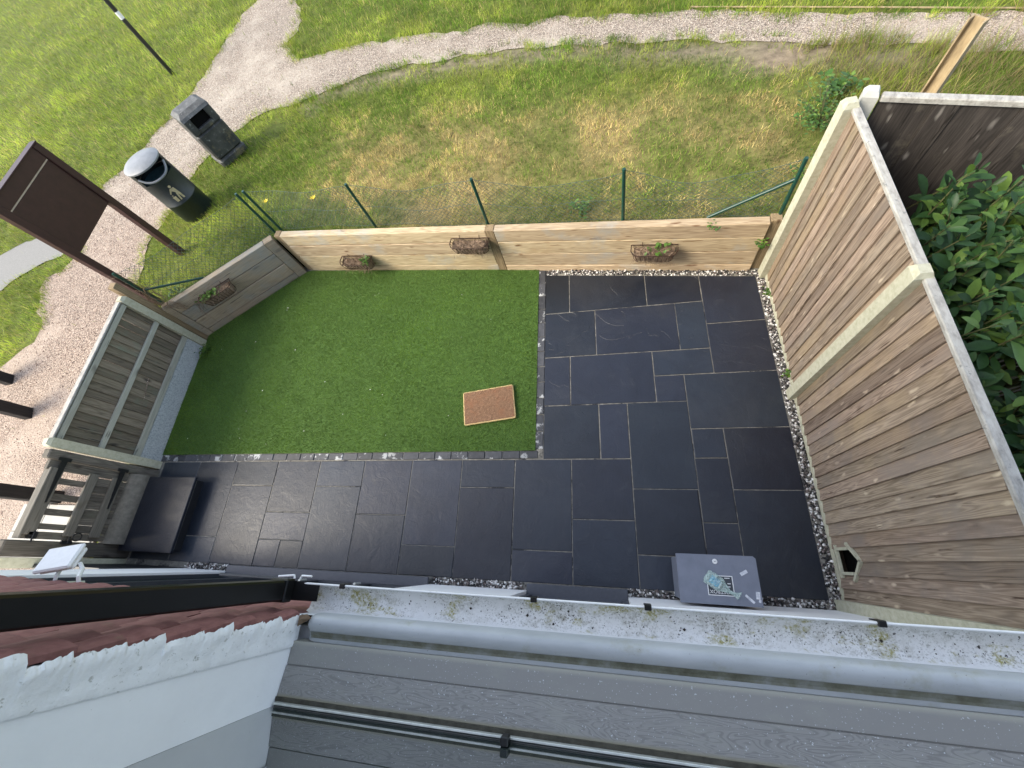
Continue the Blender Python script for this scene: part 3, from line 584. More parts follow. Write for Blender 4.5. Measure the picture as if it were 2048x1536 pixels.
# ------------------------------------------------------------------ sleeper retaining walls
def sleeper_wall(name, label, A, B, splits, mat, postmat, zrows=((-.10, .100), (.111, .320), (.331, .535), (.546, .735))):
    A = Vector((*A, 0)); B = Vector((*B, 0)); L = (B - A).length; ang = math.atan2(B.y - A.y, B.x - A.x)
    w = thing(name, label, 'retaining wall', A, ang)
    for (u0, u1) in splits['runs']:
        for z0, z1 in zrows:
            o = random.uniform(-.007, .005)
            MB().box(u0 - (u0 + u1) / 2, u1 - (u0 + u1) / 2, o, .10 + o, -(z1 - z0) / 2, (z1 - z0) / 2, .006).build('sleeper', mat, w, ((u0 + u1) / 2, 0, (z0 + z1) / 2), (0, random.uniform(-.0012, .0012), 0))
    for (u0, u1, y0, y1, h) in splits['posts']:
        MB().box(u0 - (u0 + u1) / 2, u1 - (u0 + u1) / 2, y0, y1, -.1, h, .005).build('post', postmat, w, ((u0 + u1) / 2, 0, 0))
    return w
WB = sleeper_wall('sleeper_wall', 'long honey coloured timber sleeper wall at the back of the garden', (.85, 3.016), (7.139, 2.168), dict(runs=[(.062, 3.125), (3.235, 6.16)], posts=[(-.035, .058, .006, .11, .738), (3.129, 3.231, -.003, .10, .738), (6.166, 6.27, .03, .13, .735)]), MT['sleeper'], MT['post_wood'])
WD = sleeper_wall('sleeper_wall', 'short weathered sleeper wall, greyed as if shaded, angled between back wall and left fence', (-.683, 1.971), (.83, 3.0025), dict(runs=[(.10, 1.66)], posts=[(.0, .095, -.012, .09, .74), (1.665, 1.80, -.012, .10, .738)]), MT['sleeper_grey'], MT['sleeper_grey'])
tag(MB().box(-.05, .05, -.045, .045, -.1, 1.33, .006).build('timber_post', MT['post_wood'], None, (-.735, 1.945, 0)), 'square timber post rising above the left fence corner', 'post')

# ------------------------------------------------------------------ fences
def concrete_post(label, x, y, h, mat, rz=0, w=.05, lab=True):
    mb = MB(); b = .035; zt = h
    mb.add([(-w, -w, -.1), (w, -w, -.1), (w, w, -.1), (-w, w, -.1), (-w, -w, zt - b), (w, -w, zt - b), (w, w, zt - b), (-w, w, zt - b), (-w + .018, -w + .018, zt), (w - .018, -w + .018, zt), (w - .018, w - .018, zt), (-w + .018, w - .018, zt)],
           [(3, 2, 1, 0)] + [(i, (i + 1) % 4, 4 + (i + 1) % 4, 4 + i) for i in range(4)] + [(4 + i, 4 + (i + 1) % 4, 8 + (i + 1) % 4, 8 + i) for i in range(4)] + [(8, 9, 10, 11)])
    return tag(mb.build('concrete_post', mat, None, (x, y, 0), rotz(rz)), label, 'fence post')
concrete_post('cream concrete post at the far corner of the tall brown fence', 7.085, 2.115, 1.985, MT['concrete'])
concrete_post('cream concrete post between the two tall brown fence panels', 7.088, .632, 1.985, MT['concrete'])
concrete_post('cream concrete post beside the house wall and the parcel box', 7.085, -1.245, 1.985, MT['concrete'])
concrete_post('pale concrete post at the left end of the dark neighbour fence', 7.225, 2.175, 2.0, MT['concrete_white'], -.37)
concrete_post('pale concrete post of the low left fence beside the sleeper wall', -.715, 1.83, 1.215, MT['concrete'])
concrete_post('pale concrete post of the low left fence beside the gate', -.705, -.045, 1.245, MT['concrete'])
def vboard(w, h, th, cut=None):
    # feather edged vertical board, local: y across, x depth, z up
    mb = MB(); zb = (0, 0) if cut is None else cut
    mb.add([(0, -w / 2, zb[0]), (0, w / 2, zb[1]), (th, w / 2, zb[1]), (th * .55, -w / 2, zb[0]), (0, -w / 2, h), (0, w / 2, h), (th, w / 2, h), (th * .55, -w / 2, h)],
           [(0, 3, 2, 1), (4, 5, 6, 7), (0, 1, 5, 4), (1, 2, 6, 5), (2, 3, 7, 6), (3, 0, 4, 7)])
    return mb
def brown_panel(label, y0, y1, hole=None):
    p = thing('fence_panel', label, 'fence panel', (7.10, (y0 + y1) / 2, 0)); yc = (y0 + y1) / 2
    k = int(round((y1 - y0) / .1)); w = (y1 - y0) / k
    shared = vboard(w + .012, 1.86, .014).mesh('board')
    for i in range(k):
        yb = y0 + w * (i + .5); me = shared; z = .06
        if hole and abs(yb - hole) < .099:
            me = vboard(w + .012, 1.86, .014, (.39, .27) if yb < hole else (.27, .39)).mesh('board')
        mk('board', me, MT['fence_brown'], p, (.006 + random.uniform(-.002, .002), yb - yc, z), (random.uniform(-.003, .003), 0, PI - .10))
    MB().box(-.012, .045, y0 - yc, y1 - yc, 1.922, 1.952, .006).build('capping_rail', MT['cap_white'], p)
    if hole:
        MB().box(-.008, .014, y0 - yc, hole - .1 - yc, .0, .062, .003).build('base_strip', MT['concrete'], p)
        MB().box(-.008, .014, hole - .1 - yc, y1 - yc, .0, .062, .003).build('base_strip', MT['concrete'], p)
    else: MB().box(-.008, .014, y0 - yc, y1 - yc, .0, .062, .003).build('base_strip', MT['concrete'], p)
    for z in (.35, 1.0, 1.65): MB().box(.022, .06, y0 - yc, y1 - yc, z, z + .07).build('back_rail', MT['fence_brown'], p)
    return p
brown_panel('far tall brown fence panel between the corner post and the middle post', .68, 2.08)
brown_panel('near tall brown fence panel with the small pentagon opening', -1.2, .60, -.90)
# pentagon frame round the opening
hf = thing('pentagon_frame', 'small house shaped wooden frame round an opening low in the fence', 'frame', (7.094, -.90, 0))
def strip(a, b, w=.022, d=.018):
    a = Vector((0, *a)); b = Vector((0, *b)); t = (b - a).normalized(); nn = Vector((0, -t.z, t.y)) * w / 2
    mb = MB(); vs = []
    for x in (-d, .004):
        for q in (a - nn, b - nn, b + nn, a + nn): vs.append((x, q.y, q.z))
    mb.add(vs, [(0, 1, 2, 3), (7, 6, 5, 4), (0, 4, 5, 1), (1, 5, 6, 2), (2, 6, 7, 3), (3, 7, 4, 0)]); mb.build('frame_strip', MT['concrete'], hf)
strip((.13, .315), (-.004, .475)); strip((-.145, .315), (.004, .475)); strip((.092, .15), (.092, .335)); strip((-.092, .15), (-.092, .335)); strip((.125, .135), (-.125, .135))
MB().box(.10, .12, -.16, .16, -.01, .6).build('opening_shade', MT['bin_void'], hf)  # black panel added behind the opening to stand in for its dark inside
# left low fence panel
lp = thing('fence_panel', 'low grey wooden fence panel with rails on the left of the lawn', 'fence panel', (-.72, .89, 0))
k = 19; sh = MB().box(0, .010, -.050, .050, 0, .92, .0015).mesh('board')
for i in range(k): mk('board', sh, MT['fence_grey'], lp, (-.021 + random.uniform(-.001, .002), -.865 + .0961 * i, .27), (random.uniform(-.004, .004), 0, .135 + random.uniform(-.02, .03)))
for z0, z1 in ((1.115, 1.175), (.69, .75), (.272, .345)):
    MB().box(.003, .035, -.88, .885, z0, z1, .004).build('rail', MT['rail_grey'], lp)
MB().box(-.03, .042, -.885, .89, 1.19, 1.212, .005).build('capping_rail', MT['cap_white'], lp)
tag(MB().box(-.025, .025, -.885, .885, -.05, .265, .004).build('gravel_board', MT['gravel_board'], None, (-.715, .89, 0)), 'rough grey concrete gravel board under the low left fence panel', 'gravel board')
# dark neighbour fence
dang = math.atan2(-.387, 1.0)
dp = thing('fence_panel', 'dark stained fence panel behind the laurel', 'fence panel', (7.28, 2.135, 0), dang)
sh = vboard(.128, 1.88, .02).mesh('board')
for i in range(20): mk('board', sh, MT['fence_dark'], dp, (.06 + .112 * i, random.uniform(-.002, .002), .05), (0, random.uniform(-.004, .004), -PI / 2 + .05))
MB().box(0, 2.3, -.03, .03, 1.932, 1.975, .006).build('capping_rail', MT['cap_white'], dp)

# ------------------------------------------------------------------ gate
gt = thing('wooden_gate', 'weathered low wooden gate with black strap hinges beside the house', 'gate', (-.66, -.67, 0))
gy = lambda v: v + .67
hst = MB().box(-.05, .0, gy(-.325), gy(-.222), .30, 1.15, .005).build('hinge_stile', MT['gate_wood_shaded'], gt)
lst = MB().box(-.05, .0, gy(-1.03), gy(-.955), .30, 1.10, .005).build('latch_stile', MT['gate_wood_shaded'], gt)
for nme, z0, z1 in (('top_rail', 1.005, 1.11), ('middle_rail', .66, .755), ('bottom_rail', .40, .505)):
    MB().box(.002, .03, gy(-.99), gy(-.30), z0, z1, .004).build(nme, MT['gate_rail_shaded'], gt)
MB().box(-.06, .034, gy(-1.03), gy(-.30), 1.112, 1.132, .004).build('top_cap', MT['gate_rail_shaded'], gt)
for a, b in ((-.396, -.461), (-.562, -.633), (-.719, -.788), (-.872, -.931)):
    MB().box(-.045, -.022, gy(b), gy(a), .28, 1.0, .003).build('slat', MT['gate_wood_shaded'], gt)
for i in range(7):
    MB().box(-.021, -.003, gy(-.335 - .0885 * (i + 1)) + .002, gy(-.335 - .0885 * i), .26, .70 - .001 * i, .002).build('board', MT['gate_wood_shaded'], gt)
for z in (1.045, .44):
    h = MB(); h.box(.031, .037, gy(-.225), gy(-.185), z - .06, z + .06); h.add([(.032, gy(-.225), z - .028), (.032, gy(-.225), z + .028), (.032, gy(-.665), z + .008), (.032, gy(-.665), z - .008), (.039, gy(-.225), z - .028), (.039, gy(-.225), z + .028), (.039, gy(-.665), z + .008), (.039, gy(-.665), z - .008)], [(0, 1, 2, 3), (7, 6, 5, 4), (0, 4, 5, 1), (1, 5, 6, 2), (2, 6, 7, 3), (3, 7, 4, 0)])
    h.build('strap_hinge', MT['black_metal'], hst)
rg = MB(); rg.tube([(.05, gy(-.992) + .042 * math.cos(a), .635 + .042 * math.sin(a)) for a in [i * PI / 8 for i in range(17)]], .006, 6, False)
rg.tube([(.045, gy(-.992), .70), (.045, gy(-1.06), .70)], .008, 6); rg.box(.03, .045, gy(-1.07), gy(-1.03), .66, .76); rg.build('ring_latch', MT['black_metal'], lst)
b = MB(); b.tube([(.04, gy(-.95), 1.02), (.04, gy(-1.06), 1.02)], .009, 6); b.box(.003, .03, gy(-1.03), gy(-.96), .98, 1.06); b.build('bolt', MT['black_metal'], lst)
tag(MB().box(-.05, .05, -.05, .05, -.1, 1.20, .012).build('gate_post', MT['gate_wood_shaded'], None, (-.69, -.165, 0)), 'timber gate post carrying the hinges', 'gate post')
tag(MB().box(-.05, .05, -.08, .08, -.1, 1.21, .012).build('gate_post', MT['gate_wood_shaded'], None, (-.69, -1.125, 0)), 'timber gate post carrying the latch', 'gate post')
concrete_post('beige concrete post between the latch post and the house', -.69, -1.262, 1.25, MT['concrete'])
tag(MB().box(-.63, .275, -1.36, -1.268, -.1, .9).build('dark_gap_wall', MT['slate_riser']), 'made-up dark wall filling the black gap between the gate and the white house corner', 'wall')  # made-up wall, coloured dark to stand for the unlit gap here
hr = MB(); pr = [(-.66 + .13 * math.sin(a), .20 + .13 * math.cos(a)) for a in [PI * i / 12 for i in range(13)]]
hr.prism([(x_, z_) for x_, z_ in pr] + [(-.72, .07), (-.72, .33)], -1.05, -.22, 'y')
tag(hr.build('rounded_kerb', MT['kerb'], smooth=40), 'rounded grey timber kerb under the gate', 'kerb')
tag(MB().box(-.76, -.725, -1.3, -.2, -.2, .30).build('retaining_plank', MT['fence_grey']), 'low plank holding back the gravel below the gate', 'plank')

# ------------------------------------------------------------------ wire fence
wf = thing('wire_fence', 'sagging green wire mesh fence on slim green posts behind the sleeper walls', 'fence', (0, 0, 0))
FP = [(-.745, 2.10), (.75, 3.165), (.85, 3.19), (2.39, 2.985), (3.972, 2.727), (5.546, 2.513), (7.06, 2.30)]
for i, (a, b) in enumerate(FP):
    mb = MB(); mb.tube([(0, 0, .3), (0, 0, 1.36)], .018, 10); mb.tube([(0, 0, 1.355), (0, 0, 1.372)], [.02, .017], 10); mb.build('post', MT['green_metal'], wf, (a, b, 0), smooth=40)
MB().tube([(7.06, 2.31, 1.14), (6.40, 2.40, .70)], .017, 10).build('brace', MT['green_metal'], wf, smooth=40)
MB().tube([(-.745, 2.11, 1.0), (-.22, 2.48, .70)], .015, 10).build('brace', MT['green_metal'], wf, smooth=40)
w = MB(); wires = MB()
for i in range(len(FP) - 1):
    if i == 1: continue
    A = np.array(FP[i]); B = np.array(FP[i + 1]); L = np.linalg.norm(B - A); sag = (.05, 0, .03, .09, .13, .17)[i]; drop = (.0, 0, .04, .02, .10, .0)[i]
    tz = lambda s: 1.33 - sag * math.sin(PI * s) * (1 + .25 * math.sin(9 * s + i)) - drop * s * .3
    bz = .66
    def pt(s, h):
        q = A + (B - A) * s; off = .03 * math.sin(7 * s + 3 * h + i * 2) * math.sin(PI * s); return (q[0], q[1] + .03 + off, bz + (tz(s) - bz) * h)
    npit = int(L / .062); hr_ = .66 / .062
    for dirn in (1, -1):
        for k in range(-int(hr_) - 1, npit + int(hr_) + 2):
            path = []
            for q in range(9):
                h = q / 8; s = (k + dirn * h * hr_) / npit
                if 0 <= s <= 1: path.append(pt(s, h))
            if len(path) > 1: w.tube(path, .0021, 3, False)
    for h in (0.04, .5, 1.0): wires.tube([pt(s / 14, h) for s in range(15)], .0024, 4, False)
o = w.build('wire_mesh', MT['wire'], wf); o['kind'] = 'stuff'
wires.build('line_wire', MT['wire'], wf)

# ------------------------------------------------------------------ hanging trough baskets
def basket(label, wall, u, ztop, seed, plant, off=-.001):
    rs = random.Random(seed); t = thing('trough_basket', label, 'hanging basket', (0, 0, 0), 0, 'wire trough baskets on the sleeper walls')
    t.parent = None; wm = Matrix.Translation(wall.location) @ Matrix.Rotation(wall.rotation_euler[2], 4, 'Z')
    t.location = wm @ Vector((u, off, ztop)); t.rotation_euler = wall.rotation_euler
    Wd, D, H = .25, .17, .15
    rim = [(-Wd, -.01), (-Wd, -.10), (-Wd + .03, -.15), (-Wd + .07, -D), (Wd - .07, -D), (Wd - .03, -.15), (Wd, -.10), (Wd, -.01), (-Wd, -.01)]
    f = MB(); f.tube([(a, b, 0) for a, b in rim], .006, 6, False)
    low = [(a * .86, b * .72 - .004, -H) for a, b in rim]; f.tube(low, .004, 5, False)
    for i in range(9):
        x_ = -Wd + .05 + (2 * Wd - .1) * i / 8; f.tube([(x_, -D + (.012 if abs(x_) > .2 else 0), 0), (x_ * .9, -D * .9, -H * .6), (x_ * .86, -D * .73, -H), (x_ * .86, -.01, -H)], .0042, 4)
    for s in (-1, 1): f.tube([(s * .13, -.012, -.01), (s * .13, -.014, .02), (s * .13, .004, .045), (s * .13, .012, .03)], .004, 5); f.tube([(s * Wd, -.09, 0), (s * Wd * .93, -.07, -H * .6), (s * Wd * .86, -.06, -H)], .003, 4)
    f.build('wire_frame', MT['rust_wire'], t)
    l = MB(); n1 = 22
    ringp = lambda sc, z, dep: [((-Wd + .012) * sc + 2 * (Wd - .012) * sc * i / (n1 - 1), 0, z) for i in range(n1)]
    V = []; prof = [(0.90, -.010, .90), (.90, -.05, .92), (.87, -.11, .86), (.84, -H + .004, .72)]
    for sc, z, dp in prof:
        row = []
        for i in range(n1):
            a = PI * i / (n1 - 1); cx = -math.cos(a); sx = math.sin(a)
            xx = (Wd - .008) * sc * np.sign(cx) * abs(cx) ** .35; yy = -.012 - (D - .02) * dp * sx ** .35
            row.append((xx + rs.uniform(-.004, .004), yy + rs.uniform(-.004, .004), z + rs.uniform(-.008, .008)))
        V.append(row)
    soilz = -.03
    l.v = [q for r_ in V for q in r_]; l.f = [(r_ * n1 + i, r_ * n1 + i + 1, (r_ + 1) * n1 + i + 1, (r_ + 1) * n1 + i) for r_ in range(3) for i in range(n1 - 1)]
    l.f.append(tuple(3 * n1 + i for i in range(n1)))
    l.build('coir_liner', MT['coir'], t)
    s_ = MB(); s_.v = [((-Wd + .02) * .95 + 2 * (Wd - .02) * .95 * i / 13, -.015 - (D - .03) * .92 * j / 5, soilz + rs.uniform(-.015, .015)) for j in range(6) for i in range(14)]
    s_.f = [(j * 14 + i, j * 14 + i + 1, (j + 1) * 14 + i + 1, (j + 1) * 14 + i) for j in range(5) for i in range(13)]; s_.build('soil', MT['coir'], t)
    dg = MB()
    for _ in range(170):
        a = rs.uniform(0, 2 * PI); x_ = rs.uniform(-Wd + .03, Wd - .03); y_ = -rs.uniform(.02, D - .02); L_ = rs.uniform(.03, .09); up = rs.uniform(0, .05)
        dg.tube([(x_, y_, soilz), (x_ + math.cos(a) * L_ * .5, y_ + math.sin(a) * L_ * .4, soilz + up + .01), (x_ + math.cos(a) * L_, y_ + math.sin(a) * L_ * .7, soilz + up * .4)], .0016, 3, False)
    for _ in range(60):
        x_ = rs.uniform(-Wd + .01, Wd - .01); z_ = rs.uniform(-H, -.02); dg.tube([(x_ * .95, -D * .9, z_), (x_ * .95 + rs.uniform(-.03, .03), -D - rs.uniform(0, .025), z_ - rs.uniform(0, .04))], .0014, 3, False)
    o = dg.build('dry_stalks', MT['coir'], t); o['kind'] = 'stuff'
    if plant:
        pl = MB(); px = plant[0]
        for _ in range(plant[1]):
            a = rs.uniform(0, 2 * PI); L_ = rs.uniform(.03, .075); x_ = px + rs.gauss(0, plant[2]); y_ = -rs.uniform(.03, D - .01); z_ = soilz + rs.uniform(.0, .05)
            d_ = Vector((math.cos(a), math.sin(a), rs.uniform(.1, .9))).normalized() * L_; sd = d_.cross(Vector((0, 0, 1))).normalized() * L_ * .3; p0 = Vector((x_, y_, z_))
            pl.add([p0, p0 + d_ * .5 + sd, p0 + d_, p0 + d_ * .5 - sd], [(0, 1, 2, 3)])
        o = pl.build('green_plant', MT['weed'], t); o['kind'] = 'stuff'
    return t
basket('low trough basket with a small green plant, nearest the corner of the back wall', WB, 1.07, .325, 1, (.16, 45, .035))
basket('trough basket of dry stalks hung across the middle post of the back wall', WB, 2.90, .63, 2, None)
basket('trough basket with green moss on the back wall above the dark patio', WB, 5.08, .46, 3, (.03, 22, .05))
basket('trough basket with trailing green plant on the angled grey wall', WD, .70, .60, 4, (-.10, 90, .07))

# ------------------------------------------------------------------ door mat on the lawn
dm = thing('door_mat', 'rectangular brown coir mat lying on the lawn', 'door mat', (3.935, .635, 0), .13)
V = []; nx, ny = 30, 20
mb = MB(); mb.v = [((-.295 + .59 * i / nx) + random.uniform(-.002, .002), (-.195 + .39 * j / ny) + random.uniform(-.002, .002), .045 + random.uniform(-.002, .002)) for j in range(ny + 1) for i in range(nx + 1)]
mb.f = [(j * (nx + 1) + i, j * (nx + 1) + i + 1, (j + 1) * (nx + 1) + i + 1, (j + 1) * (nx + 1) + i) for j in range(ny) for i in range(nx)]
mb.build('pile', MT['mat'], dm); ed = MB()
for a, b in (((-.298, -.198), (.298, -.198)), ((.298, -.198), (.298, .198)), ((.298, .198), (-.298, .198)), ((-.298, .198), (-.298, -.198))):
    ed.tube([(a[0] + (b[0] - a[0]) * i / 24 + random.uniform(-.002, .002), a[1] + (b[1] - a[1]) * i / 24 + random.uniform(-.002, .002), .033) for i in range(25)], .011, 6)
ed.build('edge_binding', MT['mat_edge'], dm); MB().box(-.29, .29, -.19, .19, .012, .03).build('rubber_backing', MT['slate_riser'], dm)

# ------------------------------------------------------------------ park furniture
# round litter bin
rb = thing('litter_bin', 'round black litter bin with grey domed lid and gold emblem', 'litter bin', (-1.0, 3.95, .64), math.atan2(-4.95, 6.3))
R_ = .265
o = MB(); o.lathe([(R_ - .01, 0), (R_, .02), (R_, .30), (R_ + .004, .305), (R_ + .004, .325), (R_, .33), (R_, .70), (R_ - .03, .70), (R_ - .03, .34)], 40); rbody = o.build('body', MT['bin_black'], rb, smooth=40)
# hood with an opening to the front (local +x)
hd = MB(); na = 40; a0, a1 = math.radians(58), math.radians(302)
for z in (.70, .89):
    for i in range(na + 1):
        a = a0 + (a1 - a0) * i / na; hd.v.append((R_ * math.cos(a), R_ * math.sin(a), z))
hd.f = [(i, i + 1, na + 1 + i + 1, na + 1 + i) for i in range(na)]; rhood = hd.build('hood', MT['bin_black'], rb, smooth=60)
MB().lathe([(R_ + .012, .885), (R_ + .014, .905), (R_ * .93, .925), (R_ * .6, .945), (R_ * .2, .955), (.001, .956)], 40).build('lid', MT['bin_lid'], rb, smooth=50)
rr = MB(); rr.tube([(R_ * math.cos(a) + .004, R_ * math.sin(a), .72 + .02 * 0 + .10 * (abs(a) / math.radians(56)) ** 3) for a in [math.radians(-56 + 112 * i / 24) for i in range(25)]], .016, 8); rr.build('opening_rim', MT['bin_lid'], rhood, smooth=50)
MB().lathe([(R_ - .035, .66), (R_ - .08, .64), (.001, .62)], 24).build('waste_bag', MT['bin_bag'], rb, smooth=50)
em = MB()
def on_body(a, z): return ((R_ + .004) * math.cos(a), (R_ + .004) * math.sin(a), z)
def emb(poly):
    em.add([on_body(a / R_, z) for a, z in poly] + [((R_ - .004) * math.cos(a / R_), (R_ - .004) * math.sin(a / R_), z) for a, z in poly], [tuple(range(len(poly)))])
emb([(-.012 + .02 * math.cos(k * PI / 4), .585 + .02 * math.sin(k * PI / 4)) for k in range(8)])
emb([(-.04, .56), (.02, .555), (.03, .47), (.035, .37), (.01, .37), (.0, .45), (-.02, .50), (-.05, .535)]); emb([(-.0, .47), (-.02, .37), (-.042, .37), (-.02, .48)])
emb([(-.045, .555), (-.09, .50), (-.08, .49), (-.035, .53)]); emb([(-.105, .45), (-.055, .45), (-.06, .37), (-.10, .37)]); emb([(-.09, .475), (-.075, .475), (-.075, .46), (-.09, .46)])
em.build('emblem', MT['bin_gold'], rbody)
# square litter bin
sb = thing('litter_bin', 'square weathered black litter bin with grey top and dark slot', 'litter bin', (-.77, 5.15, .64), math.atan2(-6.15, 6.05) + .12)
W2, D2 = .25, .20
MB().box(-D2 - .01, D2 + .01, -W2 - .01, W2 + .01, 0, .14, .03).build('plinth', MT['bin_weathered'], sb)
body = MB(); body.box(-D2, D2, -W2, W2, .14, .56, .03); body.build('body', MT['bin_weathered'], sb)
hb = MB(); hb.box(-D2 - .004, D2 + .004, -W2, -.135, .563, .79, .012); hb.box(-D2 - .004, D2 + .004, .135, W2, .563, .79, .012); hb.box(-D2 - .004, D2 + .004, -.1345, .1345, .563, .625, .008); hb.box(-D2 - .004, -D2 + .03, -.1345, .1345, .627, .79); shood = hb.build('hood', MT['bin_weathered'], sb)
MB().box(-D2 + .04, D2 - .05, -.134, .134, .626, .786).build('slot', MT['bin_void'], shood)
tp = MB(); tp.add([(-D2 - .006, -W2 - .004, .79), (D2 + .006, -W2 - .004, .79), (D2 + .006, W2 + .004, .79), (-D2 - .006, W2 + .004, .79), (-D2 - .004, -W2, .83), (D2 - .02, -W2, .83), (D2 - .02, W2, .83), (-D2 - .004, W2, .83), (-D2 + .05, -W2 + .06, .875), (D2 - .09, -W2 + .06, .875), (D2 - .09, W2 - .06, .875), (-D2 + .05, W2 - .06, .875)],
                  [(3, 2, 1, 0)] + [(i, (i + 1) % 4, 4 + (i + 1) % 4, 4 + i) for i in range(4)] + [(4 + i, 4 + (i + 1) % 4, 8 + (i + 1) % 4, 8 + i) for i in range(4)] + [(8, 9, 10, 11)])
tp.build('top', MT['bin_top_grey'], sb)
# lamp post
lpz = GZ(-3.53, 8.32) - .01
lt = thing('lamp_post', 'slim black lamp post with a white label standing in the grass', 'lamp post', (-3.53, 8.32, lpz))
MB().tube([(0, 0, 0), (0, 0, 4.2)], .042, 12).build('pole', MT['black_metal'], lt, smooth=40)
MB().lathe([(.0435, 1.02), (.0435, 1.14)], 12).build('label_band', MT['label_white'], lt)
MB().lathe([(.05, 4.2), (.16, 4.28), (.18, 4.42), (.05, 4.55), (.001, 4.56)], 16).build('lantern', MT['black_metal'], lt, smooth=40)
# notice board
nb = thing('notice_board', 'dark brown two post notice board seen from behind', 'notice board', (-.93, 2.62, .60))
for y_ in (-.455, .455): MB().box(-.045, .045, y_ - .045, y_ + .045, 0, 1.86, .006).build('post', MT['sign_brown'], nb)
MB().box(-.03, .02, -.409, .409, 1.06, 1.705, .004).build('panel', MT['sign_brown'], nb)
MB().box(-.03, .03, -.409, .409, 1.72, 1.86, .004).build('header_board', MT['sign_brown'], nb)
MB().box(.0, .022, -.405, .405, 1.7055, 1.7195).build('gap_strip', MT['beige'], nb)
MB().box(-.05, .05, -.50, .50, 1.862, 1.875, .003).build('top_board', MT['sign_brown'], nb)
# black timber bollards
for (bx, by, hh, lab, w_) in ((-2.83, .61, .75, 'tarred black timber bollard in the gravel, middle of the three at the left edge', .075), (-3.42, 1.13, .6, 'tarred black timber bollard by the grass, farthest of the three at the left edge', .07), (-1.72, -.53, .80, 'tarred black timber bollard behind the gate', .075)):
    mb = MB(); mb.box(-w_, w_, -w_, w_, -.1, hh - .05, .008); mb.add([(-w_ + .008, -w_ + .008, hh - .05), (w_ - .008, -w_ + .008, hh - .05), (w_ - .008, w_ - .008, hh - .05), (-w_ + .008, w_ - .008, hh - .05), (0, 0, hh)], [(0, 1, 4), (1, 2, 4), (2, 3, 4), (3, 0, 4)])
    tag(mb.build('timber_bollard', MT['tar_wood'], None, (bx, by, GZ(bx, by)), rotz(.1)), lab, 'bollard', 'black bollards by the gravel')
# channel section post beyond the dark fence
cpx = MB(); cpx.prism([(-.055, -.03), (.055, -.03), (.055, .035), (.043, .035), (.043, -.015), (-.043, -.015), (-.043, .035), (-.055, .035)], 0, 1.35, 'z')
tag(cpx.build('channel_post', MT['galv'], None, (8.12, 2.86, .55), rotz(2.2)), 'weathered channel section post standing behind the dark fence', 'post')
# weeds, flowers
def weed(label, x0, y0, z0, nl, rad, hgt, leaf, seed, mat='weed'):
    rs = random.Random(seed); t = thing('leafy_weed', label, 'weed', (x0, y0, z0)); mb = MB(); stem = MB()
    for k in range(max(3, nl // 12)):
        a = rs.uniform(0, 2 * PI); r_ = rad * math.sqrt(rs.random()); h = hgt * rs.uniform(.5, 1); tip = Vector((math.cos(a) * r_, math.sin(a) * r_, h)); stem.tube([(0, 0, 0), tuple(tip * .5 + Vector((0, 0, h * .15))), tuple(tip)], .003, 4)
        for q in range(12):
            p0 = tip * rs.uniform(.35, 1.05) + Vector((rs.gauss(0, .02), rs.gauss(0, .02), rs.gauss(0, .02))); aa = rs.uniform(0, 2 * PI); d_ = Vector((math.cos(aa), math.sin(aa), rs.uniform(-.2, .6))).normalized() * leaf * rs.uniform(.6, 1.2)
            sd = d_.cross(Vector((0, 0, 1))).normalized() * d_.length * .38; mb.add([p0, p0 + d_ * .35 + sd * .8, p0 + d_ * .7 + sd * .7, p0 + d_, p0 + d_ * .7 - sd * .7, p0 + d_ * .35 - sd * .8], [(0, 1, 2, 3), (0, 3, 4, 5)])
    me = mb.mesh('leaves'); at = me.attributes.new('Rnd', 'FLOAT', 'POINT'); at.data.foreach_set('value', np.repeat(rng.random(len(me.vertices) // 6), 6).astype(np.float32))
    o = mk('leaves', me, MT[mat], t); o['kind'] = 'stuff'; stem.build('stems', MT['bark'], t); return t
weed('bright green nettle like weed outside the far fence corner', 7.70, 3.55, .64, 420, .40, .34, .042, 1)
weed('yellow green weed beyond the fence corner near the gravel', 7.95, 4.05, .64, 90, .22, .25, .08, 2)
weed('leafy weed at the foot of the corner fence post', 7.45, 2.75, .64, 200, .24, .28, .036, 3)
weed('small weed growing where the lawn meets the low left fence', -.56, 1.68, .0, 110, .10, .12, .035, 4)
weed('small ivy sprig in the back wall corner', 6.93, 2.17, .42, 40, .06, .10, .035, 5)
weed('small grass weed at the foot of the far brown panel', 7.07, 1.85, .0, 30, .04, .08, .03, 6)
weed('small grass weed beside the middle fence post', 7.07, .85, .0, 40, .04, .08, .03, 7)
weed('green weed under the wire fence near the right end of the back wall', 5.1, 2.75, .64, 70, .15, .10, .05, 8)
weed('tangled weed at the left end of the wire fence', -.55, 2.25, .62, 80, .14, .22, .045, 9)
weed('ivy sprig hanging over the top of the back wall near its right end', 6.45, 2.285, .70, 12, .09, .05, .03, 10)
def vine(label, pts, nst, spread, seed):
    rs = random.Random(seed); t = thing('dry_vine', label, 'vine', pts[0]); mb = MB(); p0 = Vector(pts[0])
    for _ in range(nst):
        a = [Vector(q) - p0 + Vector((rs.gauss(0, spread), rs.gauss(0, spread), rs.gauss(0, spread))) for q in pts]; mb.tube([tuple(q) for q in a], .0022, 3, False)
        q = a[rs.randrange(len(a))]; mb.tube([tuple(q), tuple(q + Vector((rs.gauss(0, .09), rs.gauss(0, .09), rs.uniform(-.05, .1)))), tuple(q + Vector((rs.gauss(0, .15), rs.gauss(0, .15), rs.uniform(-.12, .08))))], .0016, 3, False)
    o = mb.build('stems', MT['dead'], t); o['kind'] = 'stuff'; return t
vine('tangle of dry vine stems over the left end of the angled wall', [(-.72, 2.06, 1.05), (-.70, 2.02, .85), (-.62, 2.02, .76), (-.50, 2.04, .74), (-.42, 2.05, .62)], 16, .035, 1)
